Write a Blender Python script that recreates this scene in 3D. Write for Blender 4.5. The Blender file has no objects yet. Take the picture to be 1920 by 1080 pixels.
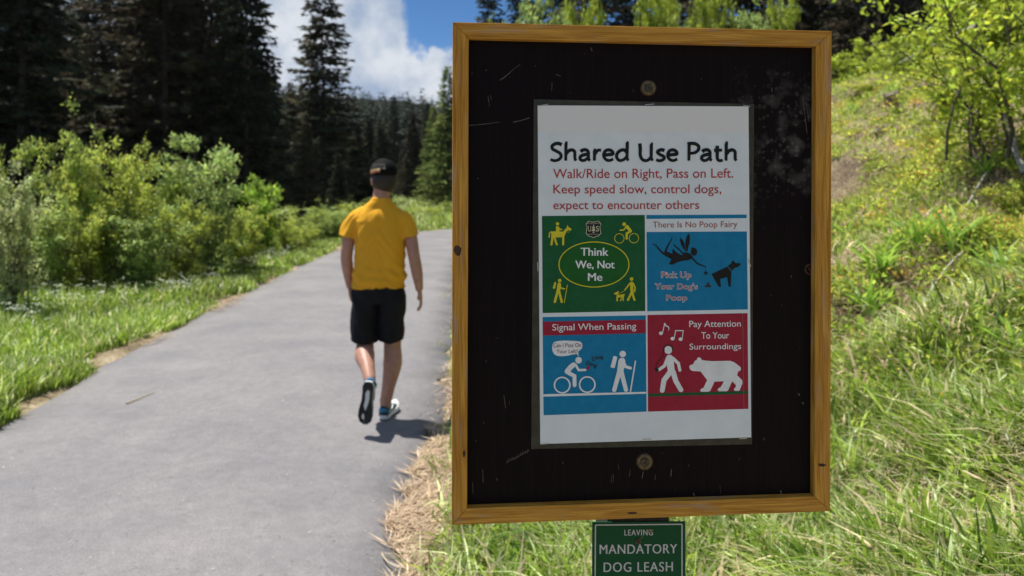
import bpy, bmesh, math, random
import numpy as np
from mathutils import Vector, Matrix, noise as mnoise
from mathutils.geometry import tessellate_polygon

scene = bpy.context.scene
COL = scene.collection
R = math.radians
F, CX, HY, CH = 1387.0, 960.0, 350.0, 1.61      # photo focal length, centre column, horizon row, camera height

# ------------------------------------------------------------------ camera
cam = bpy.data.cameras.new("camera"); cam_o = bpy.data.objects.new("camera", cam); COL.objects.link(cam_o)
cam_o.location = (0, 0, CH); cam_o.rotation_euler = (R(90), 0, 0)
cam.sensor_width = 36; cam.lens = 36 * F / 1920
cam.shift_y = -(540 - HY) / 1920
cam.clip_start = 0.05; cam.clip_end = 3000
cam.dof.use_dof = True; cam.dof.focus_distance = 1.03; cam.dof.aperture_fstop = 6.3
scene.camera = cam_o
scene.view_settings.view_transform = 'Standard'; scene.view_settings.look = 'None'
scene.view_settings.exposure = 0.5; scene.view_settings.gamma = 1
scene.cycles.max_bounces = 8; scene.cycles.transparent_max_bounces = 8
scene.cycles.use_denoising = True

# ------------------------------------------------------------------ sun and sky
SUN_AZ, SUN_EL = R(-60), R(68)                   # azimuth from +Y towards +X
to_sun = Vector((math.sin(SUN_AZ) * math.cos(SUN_EL), math.cos(SUN_AZ) * math.cos(SUN_EL), math.sin(SUN_EL)))
sl = bpy.data.lights.new("sun", 'SUN'); sl.energy = 5.0; sl.angle = R(0.53); sl.color = (1.0, 0.95, 0.87)
so = bpy.data.objects.new("sun", sl); COL.objects.link(so)
so.rotation_euler = (-to_sun).to_track_quat('-Z', 'Y').to_euler(); so.location = (-20, 12, 40)

world = bpy.data.worlds.new("World"); scene.world = world; world.use_nodes = True
nt = world.node_tree; N = nt.nodes; L = nt.links
for n in list(N): N.remove(n)
def wn(t, **k):
    n = N.new(t)
    for a, b in k.items(): setattr(n, a, b)
    return n
out = wn('ShaderNodeOutputWorld'); bg = wn('ShaderNodeBackground'); bg.inputs['Strength'].default_value = 0.066
sky = wn('ShaderNodeTexSky', sky_type='NISHITA'); sky.sun_disc = False
sky.sun_elevation = SUN_EL; sky.sun_rotation = SUN_AZ; sky.altitude = 2000; sky.air_density = 0.8; sky.dust_density = 0.1; sky.ozone_density = 3.0
tc = wn('ShaderNodeTexCoord')
nz = wn('ShaderNodeTexNoise'); nz.inputs['Scale'].default_value = 9; nz.inputs['Detail'].default_value = 8; nz.inputs['Roughness'].default_value = .6
L.new(tc.outputs['Generated'], nz.inputs['Vector'])
sub = wn('ShaderNodeVectorMath', operation='SUBTRACT'); sub.inputs[1].default_value = (.5, .5, .5); L.new(nz.outputs['Color'], sub.inputs[0])
scl = wn('ShaderNodeVectorMath', operation='SCALE'); scl.inputs['Scale'].default_value = .17; L.new(sub.outputs[0], scl.inputs[0])
addv = wn('ShaderNodeVectorMath', operation='ADD'); L.new(tc.outputs['Generated'], addv.inputs[0]); L.new(scl.outputs[0], addv.inputs[1])
def dirpx(px, py): return Vector(((px - CX) / F, 1, (HY - py) / F)).normalized()
prev = None
for px, py, r in [(640, 90, .115), (745, 175, .085), (560, 0, .12), (850, 205, .075), (500, 120, .15), (690, 20, .062), (300, 60, .2), (930, 260, .1), (100, 250, .2)]:
    dn = wn('ShaderNodeVectorMath', operation='DISTANCE'); dn.inputs[1].default_value = dirpx(px, py); L.new(addv.outputs[0], dn.inputs[0])
    mr = wn('ShaderNodeMapRange', interpolation_type='SMOOTHSTEP'); mr.inputs['From Min'].default_value = r * 1.05; mr.inputs['From Max'].default_value = r * .86
    L.new(dn.outputs['Value'], mr.inputs['Value'])
    if prev is None: prev = mr.outputs[0]
    else:
        mx = wn('ShaderNodeMath', operation='MAXIMUM'); L.new(prev, mx.inputs[0]); L.new(mr.outputs[0], mx.inputs[1]); prev = mx.outputs[0]
n2 = wn('ShaderNodeTexNoise'); n2.inputs['Scale'].default_value = 3.1; n2.inputs['Detail'].default_value = 7; L.new(tc.outputs['Generated'], n2.inputs['Vector'])
m2 = wn('ShaderNodeMapRange', interpolation_type='SMOOTHSTEP'); m2.inputs['From Min'].default_value = .47; m2.inputs['From Max'].default_value = .57; L.new(n2.outputs[0], m2.inputs['Value'])
sx = wn('ShaderNodeSeparateXYZ'); L.new(tc.outputs['Generated'], sx.inputs[0])
mz = wn('ShaderNodeMapRange'); mz.inputs['From Min'].default_value = .3; mz.inputs['From Max'].default_value = .42; L.new(sx.outputs['Z'], mz.inputs['Value'])
mm = wn('ShaderNodeMath', operation='MULTIPLY'); L.new(m2.outputs[0], mm.inputs[0]); L.new(mz.outputs[0], mm.inputs[1])
mx = wn('ShaderNodeMath', operation='MAXIMUM'); L.new(prev, mx.inputs[0]); L.new(mm.outputs[0], mx.inputs[1])
n3 = wn('ShaderNodeTexNoise'); n3.inputs['Scale'].default_value = 13; n3.inputs['Detail'].default_value = 7; n3.inputs['Roughness'].default_value = .58; n3.inputs['Distortion'].default_value = .0
L.new(tc.outputs['Generated'], n3.inputs['Vector'])
cr = wn('ShaderNodeValToRGB'); cr.color_ramp.elements[0].position = .38; cr.color_ramp.elements[0].color = (.39, .49, .66, 1)
cr.color_ramp.elements[1].position = .62; cr.color_ramp.elements[1].color = (.80, .84, .90, 1)
L.new(n3.outputs[0], cr.inputs[0])
cs = wn('ShaderNodeVectorMath', operation='SCALE'); cs.inputs['Scale'].default_value = 9.8; L.new(cr.outputs[0], cs.inputs[0])
mix = wn('ShaderNodeMix', data_type='RGBA'); hsv = wn('ShaderNodeHueSaturation'); hsv.inputs['Saturation'].default_value = 1.25; hsv.inputs['Value'].default_value = 1.2; L.new(sky.outputs[0], hsv.inputs['Color']); L.new(mx.outputs[0], mix.inputs['Factor']); L.new(hsv.outputs[0], mix.inputs['A']); L.new(cs.outputs[0], mix.inputs['B'])
L.new(mix.outputs['Result'], bg.inputs['Color']); L.new(bg.outputs[0], out.inputs['Surface'])

# ------------------------------------------------------------------ materials
def new_mat(name):
    m = bpy.data.materials.new(name); m.use_nodes = True
    return m, m.node_tree.nodes, m.node_tree.links, m.node_tree.nodes['Principled BSDF']
def plain(name, col, rough=.6, col2=None, scale=20, bump=0, stretch=None, metal=0, spec=.5, lo=.35, hi=.65, detail=5, coat=0):
    m, n, l, b = new_mat(name)
    b.inputs['Base Color'].default_value = (*col, 1); b.inputs['Roughness'].default_value = rough; b.inputs['Metallic'].default_value = metal
    b.inputs['Specular IOR Level'].default_value = spec
    if coat: b.inputs['Coat Weight'].default_value = coat; b.inputs['Coat Roughness'].default_value = .2
    if col2 or bump:
        t = n.new('ShaderNodeTexCoord'); mp = n.new('ShaderNodeMapping'); l.new(t.outputs['Object'], mp.inputs[0])
        if stretch: mp.inputs['Scale'].default_value = stretch
        z = n.new('ShaderNodeTexNoise'); z.inputs['Scale'].default_value = scale; z.inputs['Detail'].default_value = detail; z.inputs['Roughness'].default_value = .6
        l.new(mp.outputs[0], z.inputs['Vector'])
        if col2:
            r = n.new('ShaderNodeValToRGB'); r.color_ramp.elements[0].position = lo; r.color_ramp.elements[1].position = hi
            r.color_ramp.elements[0].color = (*col, 1); r.color_ramp.elements[1].color = (*col2, 1)
            l.new(z.outputs[0], r.inputs[0]); l.new(r.outputs[0], b.inputs['Base Color'])
        if bump:
            bp = n.new('ShaderNodeBump'); bp.inputs['Strength'].default_value = .6; bp.inputs['Distance'].default_value = bump
            l.new(z.outputs[0], bp.inputs['Height']); l.new(bp.outputs[0], b.inputs['Normal'])
    return m
def leafmat(name, transl=.35, rough=.5, spec=.3, gain=1.0):
    m, n, l, b = new_mat(name)
    a = n.new('ShaderNodeAttribute'); a.attribute_name = 'tint'
    l.new(a.outputs['Color'], b.inputs['Base Color']); b.inputs['Roughness'].default_value = rough; b.inputs['Specular IOR Level'].default_value = spec
    t = n.new('ShaderNodeBsdfTranslucent')
    hs = n.new('ShaderNodeHueSaturation'); hs.inputs['Value'].default_value = 1.9; hs.inputs['Hue'].default_value = .49; l.new(a.outputs['Color'], hs.inputs['Color']); l.new(hs.outputs[0], t.inputs['Color'])
    mx_ = n.new('ShaderNodeMixShader'); mx_.inputs[0].default_value = transl
    l.new(b.outputs[0], mx_.inputs[1]); l.new(t.outputs[0], mx_.inputs[2]); l.new(mx_.outputs[0], n['Material Output'].inputs['Surface'])
    return m
M_LEAF = leafmat('leaf', .5, .5, .3)
M_NEEDLE = leafmat('needle', .15, .7, .08)
M_GRASS = leafmat('grass_blade', .42, .36, .5)
M_STRAW = leafmat('straw', .15, .6, .3)
M_BARK = plain('bark', (.045, .034, .026), .9, (.11, .09, .07), 9, .01, (1, 1, .25))
M_STEM = plain('stem_bark', (.05, .04, .03), .8, (.13, .11, .085), 14, .002, (1, 1, .3))

def wood(name, axis):
    m, n, l, b = new_mat(name)
    t = n.new('ShaderNodeTexCoord'); mp = n.new('ShaderNodeMapping'); l.new(t.outputs['Object'], mp.inputs[0])
    mp.inputs['Scale'].default_value = (1, 6, 16) if axis == 'x' else (16, 6, 1)
    w = n.new('ShaderNodeTexNoise'); w.inputs['Scale'].default_value = 9; w.inputs['Detail'].default_value = 6; w.inputs['Distortion'].default_value = .8; l.new(mp.outputs[0], w.inputs['Vector'])
    r = n.new('ShaderNodeValToRGB'); e = r.color_ramp.elements
    e[0].position = .3; e[0].color = (.40, .175, .020, 1); e[1].position = .7; e[1].color = (.70, .38, .065, 1)
    l.new(w.outputs[0], r.inputs[0])
    # fine streaks
    mp2 = n.new('ShaderNodeMapping'); l.new(t.outputs['Object'], mp2.inputs[0]); mp2.inputs['Scale'].default_value = (2, 30, 120) if axis == 'x' else (120, 30, 2)
    w2 = n.new('ShaderNodeTexNoise'); w2.inputs['Scale'].default_value = 8; w2.inputs['Detail'].default_value = 3; l.new(mp2.outputs[0], w2.inputs['Vector'])
    mr = n.new('ShaderNodeMapRange'); mr.inputs['From Min'].default_value = .35; mr.inputs['From Max'].default_value = .7; mr.inputs['To Min'].default_value = .72; mr.inputs['To Max'].default_value = 1.12; l.new(w2.outputs[0], mr.inputs['Value'])
    mu = n.new('ShaderNodeVectorMath'); mu.operation = 'SCALE'; l.new(r.outputs[0], mu.inputs[0]); l.new(mr.outputs[0], mu.inputs['Scale'])
    # grey worn patches where the varnish has gone
    w3 = n.new('ShaderNodeTexNoise'); w3.inputs['Scale'].default_value = 3.2 ; w3.inputs['Detail'].default_value = 5
    mp3 = n.new('ShaderNodeMapping'); mp3.inputs['Scale'].default_value = (3, 8, 22) if axis == 'x' else (22, 8, 3); l.new(t.outputs['Object'], mp3.inputs[0]); l.new(mp3.outputs[0], w3.inputs['Vector'])
    mr3 = n.new('ShaderNodeMapRange'); mr3.inputs['From Min'].default_value = .55; mr3.inputs['From Max'].default_value = .70; mr3.inputs['To Max'].default_value = .6; l.new(w3.outputs[0], mr3.inputs['Value'])
    mxx = n.new('ShaderNodeMix'); mxx.data_type = 'RGBA'; mxx.inputs['B'].default_value = (.36, .31, .26, 1)
    l.new(mr3.outputs[0], mxx.inputs['Factor']); l.new(mu.outputs[0], mxx.inputs['A']); l.new(mxx.outputs['Result'], b.inputs['Base Color'])
    b.inputs['Roughness'].default_value = .5; b.inputs['Specular IOR Level'].default_value = .15
    bp = n.new('ShaderNodeBump'); bp.inputs['Strength'].default_value = .35; bp.inputs['Distance'].default_value = .002; l.new(w2.outputs[0], bp.inputs['Height']); l.new(bp.outputs[0], b.inputs['Normal'])
    return m
M_WOODX = wood('varnished_wood_horizontal', 'x'); M_WOODZ = wood('varnished_wood_upright', 'z')

# ------------------------------------------------------------------ scene helpers
def tag(o, label=None, cat=None, group=None, kind=None):
    if label: o['label'] = label
    if cat: o['category'] = cat
    if group: o['group'] = group
    if kind: o['kind'] = kind
    return o
def empty(name, loc, rz=0, label=None, cat=None, group=None):
    o = bpy.data.objects.new(name, None); COL.objects.link(o); o.location = loc; o.rotation_euler = (0, 0, rz); o.empty_display_size = .2
    return tag(o, label, cat, group)
def link(name, me, parent=None):
    o = bpy.data.objects.new(name, me); COL.objects.link(o)
    if parent: o.parent = parent
    return o
def from_bm(name, bm, mat, parent=None, smooth=False):
    bmesh.ops.recalc_face_normals(bm, faces=bm.faces)
    me = bpy.data.meshes.new(name); bm.to_mesh(me); bm.free()
    me.materials.append(mat)
    if smooth: me.polygons.foreach_set('use_smooth', [True] * len(me.polygons))
    return link(name, me, parent)
def np_mesh(name, V, Q, mat, tint=None, smooth=False):
    me = bpy.data.meshes.new(name); V = np.asarray(V, np.float32); Q = np.asarray(Q, np.int32)
    k = Q.shape[1]
    me.vertices.add(len(V)); me.vertices.foreach_set('co', V.ravel())
    me.loops.add(Q.size); me.loops.foreach_set('vertex_index', Q.ravel())
    me.polygons.add(len(Q)); me.polygons.foreach_set('loop_start', np.arange(0, Q.size, k, dtype=np.int32))
    if smooth: me.polygons.foreach_set('use_smooth', np.ones(len(Q), bool))
    me.update(calc_edges=True); me.validate()
    if tint is not None:
        a = me.attributes.new('tint', 'FLOAT_COLOR', 'POINT')
        T = np.ones((len(V), 4), np.float32); T[:, :3] = tint; a.data.foreach_set('color', T.ravel())
    me.materials.append(mat)
    return me
def tube_np(paths, sides=5):
    """paths: list of (points (n,3), radii (n,)) -> one vertex/quad pair of arrays"""
    Vs, Qs, off = [], [], 0
    for P, rad in paths:
        P = np.asarray(P, float); n = len(P); T = np.gradient(P, axis=0); T /= np.linalg.norm(T, axis=1)[:, None] + 1e-9
        ref = np.array([0, 0, 1.]) if abs(T[0, 2]) < .8 else np.array([1., 0, 0])
        A = np.cross(T, ref); A /= np.linalg.norm(A, axis=1)[:, None] + 1e-9; B = np.cross(T, A)
        an = np.arange(sides) * 2 * math.pi / sides
        ring = P[:, None] + (A[:, None] * np.cos(an)[None, :, None] + B[:, None] * np.sin(an)[None, :, None]) * np.asarray(rad)[:, None, None]
        Vs.append(ring.reshape(-1, 3))
        i = np.arange(n - 1)[:, None] * sides; j = np.arange(sides)[None]; j2 = (j + 1) % sides
        Qs.append(np.stack([i + j, i + j2, i + sides + j2, i + sides + j], -1).reshape(-1, 4) + off); off += n * sides
    return np.concatenate(Vs), np.concatenate(Qs)
def unit(a): return a / (np.linalg.norm(a, axis=-1, keepdims=True) + 1e-9)
def leaves_np(B, D, S, ln, w, tint):
    """diamond leaves: base, direction, side vector, length, width"""
    D = unit(D); S = unit(S - D * (S * D).sum(1, keepdims=True)); ln = np.asarray(ln)[:, None]; w = np.asarray(w)[:, None]
    V = np.stack([B, B + D * ln * .45 + S * w / 2, B + D * ln, B + D * ln * .45 - S * w / 2], 1).reshape(-1, 3)
    Q = np.arange(len(B) * 4).reshape(-1, 4)
    return V, Q, np.repeat(tint, 4, 0)

# value noise for terrain and colour patches
_rs = np.random.RandomState(7); _G = _rs.rand(256, 256)
def vnoise(x, y, s):
    x = np.asarray(x) / s; y = np.asarray(y) / s
    xi = np.floor(x).astype(int); yi = np.floor(y).astype(int); fx = x - xi; fy = y - yi
    fx = fx * fx * (3 - 2 * fx); fy = fy * fy * (3 - 2 * fy)
    g = lambda a, b: _G[a % 256, b % 256]
    return (g(xi, yi) * (1 - fx) + g(xi + 1, yi) * fx) * (1 - fy) + (g(xi, yi + 1) * (1 - fx) + g(xi + 1, yi + 1) * fx) * fy

# ------------------------------------------------------------------ terrain
LEFT = np.array([(-3.0, -8), (-3.1, -1), (-3.25, 3), (-3.45, 5), (-3.74, 7.2), (-3.95, 10.4), (-4.3, 15), (-4.5, 19.4), (-4.3, 23), (-3.4, 26.5), (-1.7, 29), (1, 31), (5, 32.5), (12, 33.8)])
RIGHT = np.array([(-.4, -8), (-.42, -1), (-.44, 3), (-.48, 5), (-.63, 7.4), (-.78, 10.4), (-1.05, 15), (-1.15, 19), (-.9, 22), (0, 24.8), (1.5, 26.8), (3.5, 28.4), (6.5, 29.6), (12.5, 30.6)])
def xr(y): return np.interp(y, RIGHT[:, 1], RIGHT[:, 0])
def xl(y): return np.interp(y, LEFT[:, 1], LEFT[:, 0])
def ground_h(x, y):
    x = np.asarray(x, float); y = np.asarray(y, float)
    s = x - xr(y); d = xl(y) - x
    hr = np.interp(s, [0, .5, 1.2, 2, 3, 4.5, 6, 6.9, 7.6, 8.6, 12, 30, 120], [0, .02, .12, .40, .85, 1.72, 2.72, 3.22, 3.5, 3.72, 4.3, 8.5, 45])
    hl = np.interp(d, [0, .3, 1.5, 4, 9, 30, 60, 150], [0, -.01, -.10, -.16, -.10, .4, 1.2, 7])
    k = np.clip(s / 2.5, 0, 1)
    bumps = (vnoise(x, y, 1.3) - .5) * .40 + (vnoise(x + 40, y, .55) - .5) * .30 + (vnoise(x, y + 70, .22) - .5) * .06
    bl = (vnoise(x, y, 2.0) - .5) * .15 + (vnoise(x, y, .6) - .5) * .05
    h = np.where(s > 0, hr + bumps * k, np.where(d > 0, hl + bl * np.clip(d / 2, 0, 1), -.03))
    far = np.interp(y, [45, 90, 140, 240, 420], [0, 1.5, 6, 17, 40]) * np.interp(np.abs(x), [0, 60], [1, 1.2])
    return h + far
def gh(x, y): return float(ground_h(np.array([x]), np.array([y]))[0])
def grid(a, b, st): return np.arange(a, b, st)
gx = np.concatenate([[-500, -300, -200, -140, -100, -75, -58, -46, -38, -32, -27, -23, -20, -17.5, -15.5], grid(-14, -5, .3), grid(-5, 9, .12), grid(9, 18, .3), [19, 21, 24, 28, 33, 40, 50, 65, 85, 120, 180, 300, 500]])
gy = np.concatenate([[-60, -30, -15, -8, -5, -3, -2, -1], grid(-.5, 16, .13), grid(16, 36, .3), [37, 39, 42, 46, 51, 57, 64, 72, 82, 95, 110, 130, 155, 180, 210, 240, 300, 420, 700]])
GX, GY = np.meshgrid(gx, gy); GZ = ground_h(GX.ravel(), GY.ravel())
nx, ny = len(gx), len(gy)
i = np.arange(ny - 1)[:, None] * nx + np.arange(nx - 1)[None]
Q = np.stack([i, i + 1, i + nx + 1, i + nx], -1).reshape(-1, 4)
m, n, l, b = new_mat('soil_and_litter')
t = n.new('ShaderNodeTexCoord')
z1 = n.new('ShaderNodeTexNoise'); z1.inputs['Scale'].default_value = .9; z1.inputs['Detail'].default_value = 9; z1.inputs['Roughness'].default_value = .7; l.new(t.outputs['Object'], z1.inputs['Vector'])
r1 = n.new('ShaderNodeValToRGB'); e = r1.color_ramp.elements
e[0].position = .36; e[0].color = (.10, .075, .055, 1); e[1].position = .64; e[1].color = (.46, .38, .26, 1)
k = e.new(.5); k.color = (.25, .20, .12, 1)
l.new(z1.outputs[0], r1.inputs[0])
z2 = n.new('ShaderNodeTexNoise'); z2.inputs['Scale'].default_value = 38; z2.inputs['Detail'].default_value = 6; l.new(t.outputs['Object'], z2.inputs['Vector'])
mr = n.new('ShaderNodeMapRange'); mr.inputs['From Min'].default_value = .3; mr.inputs['From Max'].default_value = .7; mr.inputs['To Min'].default_value = .55; mr.inputs['To Max'].default_value = 1.3; l.new(z2.outputs[0], mr.inputs['Value'])
vs = n.new('ShaderNodeVectorMath'); vs.operation = 'SCALE'; l.new(r1.outputs[0], vs.inputs[0]); l.new(mr.outputs[0], vs.inputs['Scale']); l.new(vs.outputs[0], b.inputs['Base Color'])
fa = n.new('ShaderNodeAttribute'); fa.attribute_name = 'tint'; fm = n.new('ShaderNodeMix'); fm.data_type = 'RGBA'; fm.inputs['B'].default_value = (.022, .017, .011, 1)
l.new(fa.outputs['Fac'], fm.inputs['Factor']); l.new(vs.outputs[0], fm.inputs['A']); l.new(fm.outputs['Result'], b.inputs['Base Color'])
b.inputs['Roughness'].default_value = .95; b.inputs['Specular IOR Level'].default_value = .1
bp = n.new('ShaderNodeBump'); bp.inputs['Distance'].default_value = .03; l.new(z2.outputs[0], bp.inputs['Height']); l.new(bp.outputs[0], b.inputs['Normal'])
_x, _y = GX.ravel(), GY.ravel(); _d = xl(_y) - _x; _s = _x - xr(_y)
floor_ = np.clip(np.maximum(np.maximum(np.interp(_d, [7.5, 10.5], [0, 1]), np.interp(_y, [40, 52], [0, 1])), np.interp(_s, [9.2, 11], [0, 1])), 0, 1)   # needle litter under the woods, coloured near-black to deepen the shade there
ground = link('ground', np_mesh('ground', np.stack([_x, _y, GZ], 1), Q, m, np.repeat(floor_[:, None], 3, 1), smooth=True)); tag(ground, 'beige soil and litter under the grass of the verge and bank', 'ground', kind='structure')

# asphalt path
def resample(P, n):
    s = np.concatenate([[0], np.cumsum(np.linalg.norm(np.diff(P, axis=0), axis=1))]); s /= s[-1]
    tt = np.linspace(0, 1, n)
    from_x = np.interp(tt, s, P[:, 0]); from_y = np.interp(tt, s, P[:, 1])
    for _ in range(6):
        from_x[1:-1] = (from_x[:-2] + from_x[2:] + 2 * from_x[1:-1]) / 4; from_y[1:-1] = (from_y[:-2] + from_y[2:] + 2 * from_y[1:-1]) / 4
    return np.stack([from_x, from_y], 1)
npth = 900; PL, PR = resample(LEFT, npth), resample(RIGHT, npth)
PL[:, 0] += (vnoise(PL[:, 1], PL[:, 0] * 0, .5) - .5) * .10; PR[:, 0] += (vnoise(PR[:, 1] + 33, PR[:, 0] * 0, .35) - .5) * .13 + (vnoise(PR[:, 1] + 3, PR[:, 0] * 0, .11) - .5) * .07
rows = []
for u in np.linspace(0, 1, 9):
    c = PL * (1 - u) + PR * u; zz = .012 * math.sin(math.pi * u) ** .5 + np.zeros(npth) + far if False else np.zeros(npth) + .02 * (1 - (2 * u - 1) ** 4) - .004
    rows.append(np.stack([c[:, 0], c[:, 1], zz + np.interp(c[:, 1], [45, 90], [0, 1.5])], 1))
rows = [np.concatenate([rows[0][:, :2], rows[0][:, 2:] - .05], 1)] + rows + [np.concatenate([rows[-1][:, :2], rows[-1][:, 2:] - .05], 1)]
V = np.concatenate(rows); i = np.arange(len(rows) - 1)[:, None] * npth + np.arange(npth - 1)[None]
Q = np.stack([i, i + npth, i + npth + 1, i + 1], -1).reshape(-1, 4)
m, n, l, b = new_mat('worn_asphalt')
t = n.new('ShaderNodeTexCoord')
def noise_node(scale, detail=5, rough=.6):
    z = n.new('ShaderNodeTexNoise'); z.inputs['Scale'].default_value = scale; z.inputs['Detail'].default_value = detail; z.inputs['Roughness'].default_value = rough; l.new(t.outputs['Object'], z.inputs['Vector']); return z
a1 = noise_node(1.1, 6, .65); a2 = noise_node(160, 3, .7); a3 = noise_node(14, 6, .7)
r1 = n.new('ShaderNodeValToRGB'); e = r1.color_ramp.elements; e[0].position = .3; e[0].color = (.165, .162, .174, 1); e[1].position = .72; e[1].color = (.245, .233, .230, 1); l.new(a1.outputs[0], r1.inputs[0])
mr = n.new('ShaderNodeMapRange'); mr.inputs['From Min'].default_value = .25; mr.inputs['From Max'].default_value = .75; mr.inputs['To Min'].default_value = .62; mr.inputs['To Max'].default_value = 1.38; l.new(a2.outputs[0], mr.inputs['Value'])
mr2 = n.new('ShaderNodeMapRange'); mr2.inputs['From Min'].default_value = .3; mr2.inputs['From Max'].default_value = .75; mr2.inputs['To Min'].default_value = .86; mr2.inputs['To Max'].default_value = 1.12; l.new(a3.outputs[0], mr2.inputs['Value'])
v1 = n.new('ShaderNodeVectorMath'); v1.operation = 'SCALE'; l.new(r1.outputs[0], v1.inputs[0]); l.new(mr.outputs[0], v1.inputs['Scale'])
v2 = n.new('ShaderNodeVectorMath'); v2.operation = 'SCALE'; l.new(v1.outputs[0], v2.inputs[0]); l.new(mr2.outputs[0], v2.inputs['Scale'])
# pale dried stains
a4 = noise_node(.55, 7, .72); mr4 = n.new('ShaderNodeMapRange'); mr4.inputs['From Min'].default_value = .60; mr4.inputs['From Max'].default_value = .78; mr4.inputs['To Max'].default_value = .5; l.new(a4.outputs[0], mr4.inputs['Value'])
mxx = n.new('ShaderNodeMix'); mxx.data_type = 'RGBA'; mxx.inputs['B'].default_value = (.31, .285, .27, 1); l.new(mr4.outputs[0], mxx.inputs['Factor']); l.new(v2.outputs[0], mxx.inputs['A'])
l.new(mxx.outputs['Result'], b.inputs['Base Color']); b.inputs['Roughness'].default_value = .85; b.inputs['Specular IOR Level'].default_value = .3
bp = n.new('ShaderNodeBump'); bp.inputs['Strength'].default_value = .5; bp.inputs['Distance'].default_value = .004; l.new(a2.outputs[0], bp.inputs['Height']); l.new(bp.outputs[0], b.inputs['Normal'])
path = link('path', np_mesh('path', V, Q, m, smooth=True)); tag(path, 'grey asphalt path running ahead and bending right into the trees', 'path', kind='structure')

# ------------------------------------------------------------------ the sign: local frame
THETA = math.atan2(.0480, .5317)
CU = Vector((math.cos(THETA), math.sin(THETA), 0)); CNRM = Vector((math.sin(THETA), -math.cos(THETA), 0))   # right, towards viewer
O0 = Vector(((849 - CX) / F, 1.0, CH))
def on_plane(px, py, w):
    r = Vector(((px - CX) / F, 1, (HY - py) / F)); o = Vector((0, 0, CH))
    q = O0 + CNRM * w
    return o + r * ((q - o).dot(CNRM) / r.dot(CNRM))
PB = on_plane(1198, 900, -.08); POST = Vector((PB.x, PB.y, gh(PB.x, PB.y) - .02))
def loc_of(px, py, w, base):
    d = on_plane(px, py, w) - base
    return (d.dot(CU), -d.dot(CNRM), d.z)          # local x right, y away, z up
board = empty('notice_board', POST, THETA, 'dark wooden notice board in an orange varnished frame on a square post beside the path', 'notice board')
PO = on_plane(1207, 830, -.0118); poster_base = Vector((PO.x, PO.y, PO.z))
poster = empty('poster', poster_base, THETA, 'laminated white Shared Use Path poster with four colour pictures stapled on the dark board', 'poster')
PS = on_plane(1197, 1130, -.036); plate_base = Vector((PS.x, PS.y, PS.z))
plate = empty('leash_sign', plate_base, THETA, 'small green metal dog leash plate screwed to the post below the framed board', 'sign')

def prism(name, quad, w0, w1, base, mat, parent, bevel=0):
    bm = bmesh.new()
    a = [bm.verts.new(loc_of(x, y, w0, base)) for x, y in quad]
    dvec = Vector((0, w0 - w1, 0))
    c = [bm.verts.new(v.co + dvec) for v in a]
    bm.faces.new(a); bm.faces.new(c[::-1]); k = len(a)
    for q in range(k): bm.faces.new((a[q], c[q], c[(q + 1) % k], a[(q + 1) % k]))
    if bevel: bmesh.ops.bevel(bm, geom=bm.edges[:], offset=bevel, segments=2, affect='EDGES', profile=.6)
    return from_bm(name, bm, mat, parent)
OTL, OTR, OBR, OBL = (849, 41), (1560, 58), (1557, 959), (847, 985)
ITL, ITR, IBR, IBL = (879, 72), (1530, 87), (1527, 931), (876, 953)
prism('frame_rail', [OTL, OTR, ITR, ITL], 0, -.036, POST, M_WOODX, board, .0014)
prism('frame_rail', [OTR, OBR, IBR, ITR], 0, -.036, POST, M_WOODZ, board, .0014)
prism('frame_rail', [OBR, OBL, IBL, IBR], 0, -.036, POST, M_WOODX, board, .0014)
prism('frame_rail', [OBL, OTL, ITL, IBL], 0, -.036, POST, M_WOODZ, board, .0014)

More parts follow.
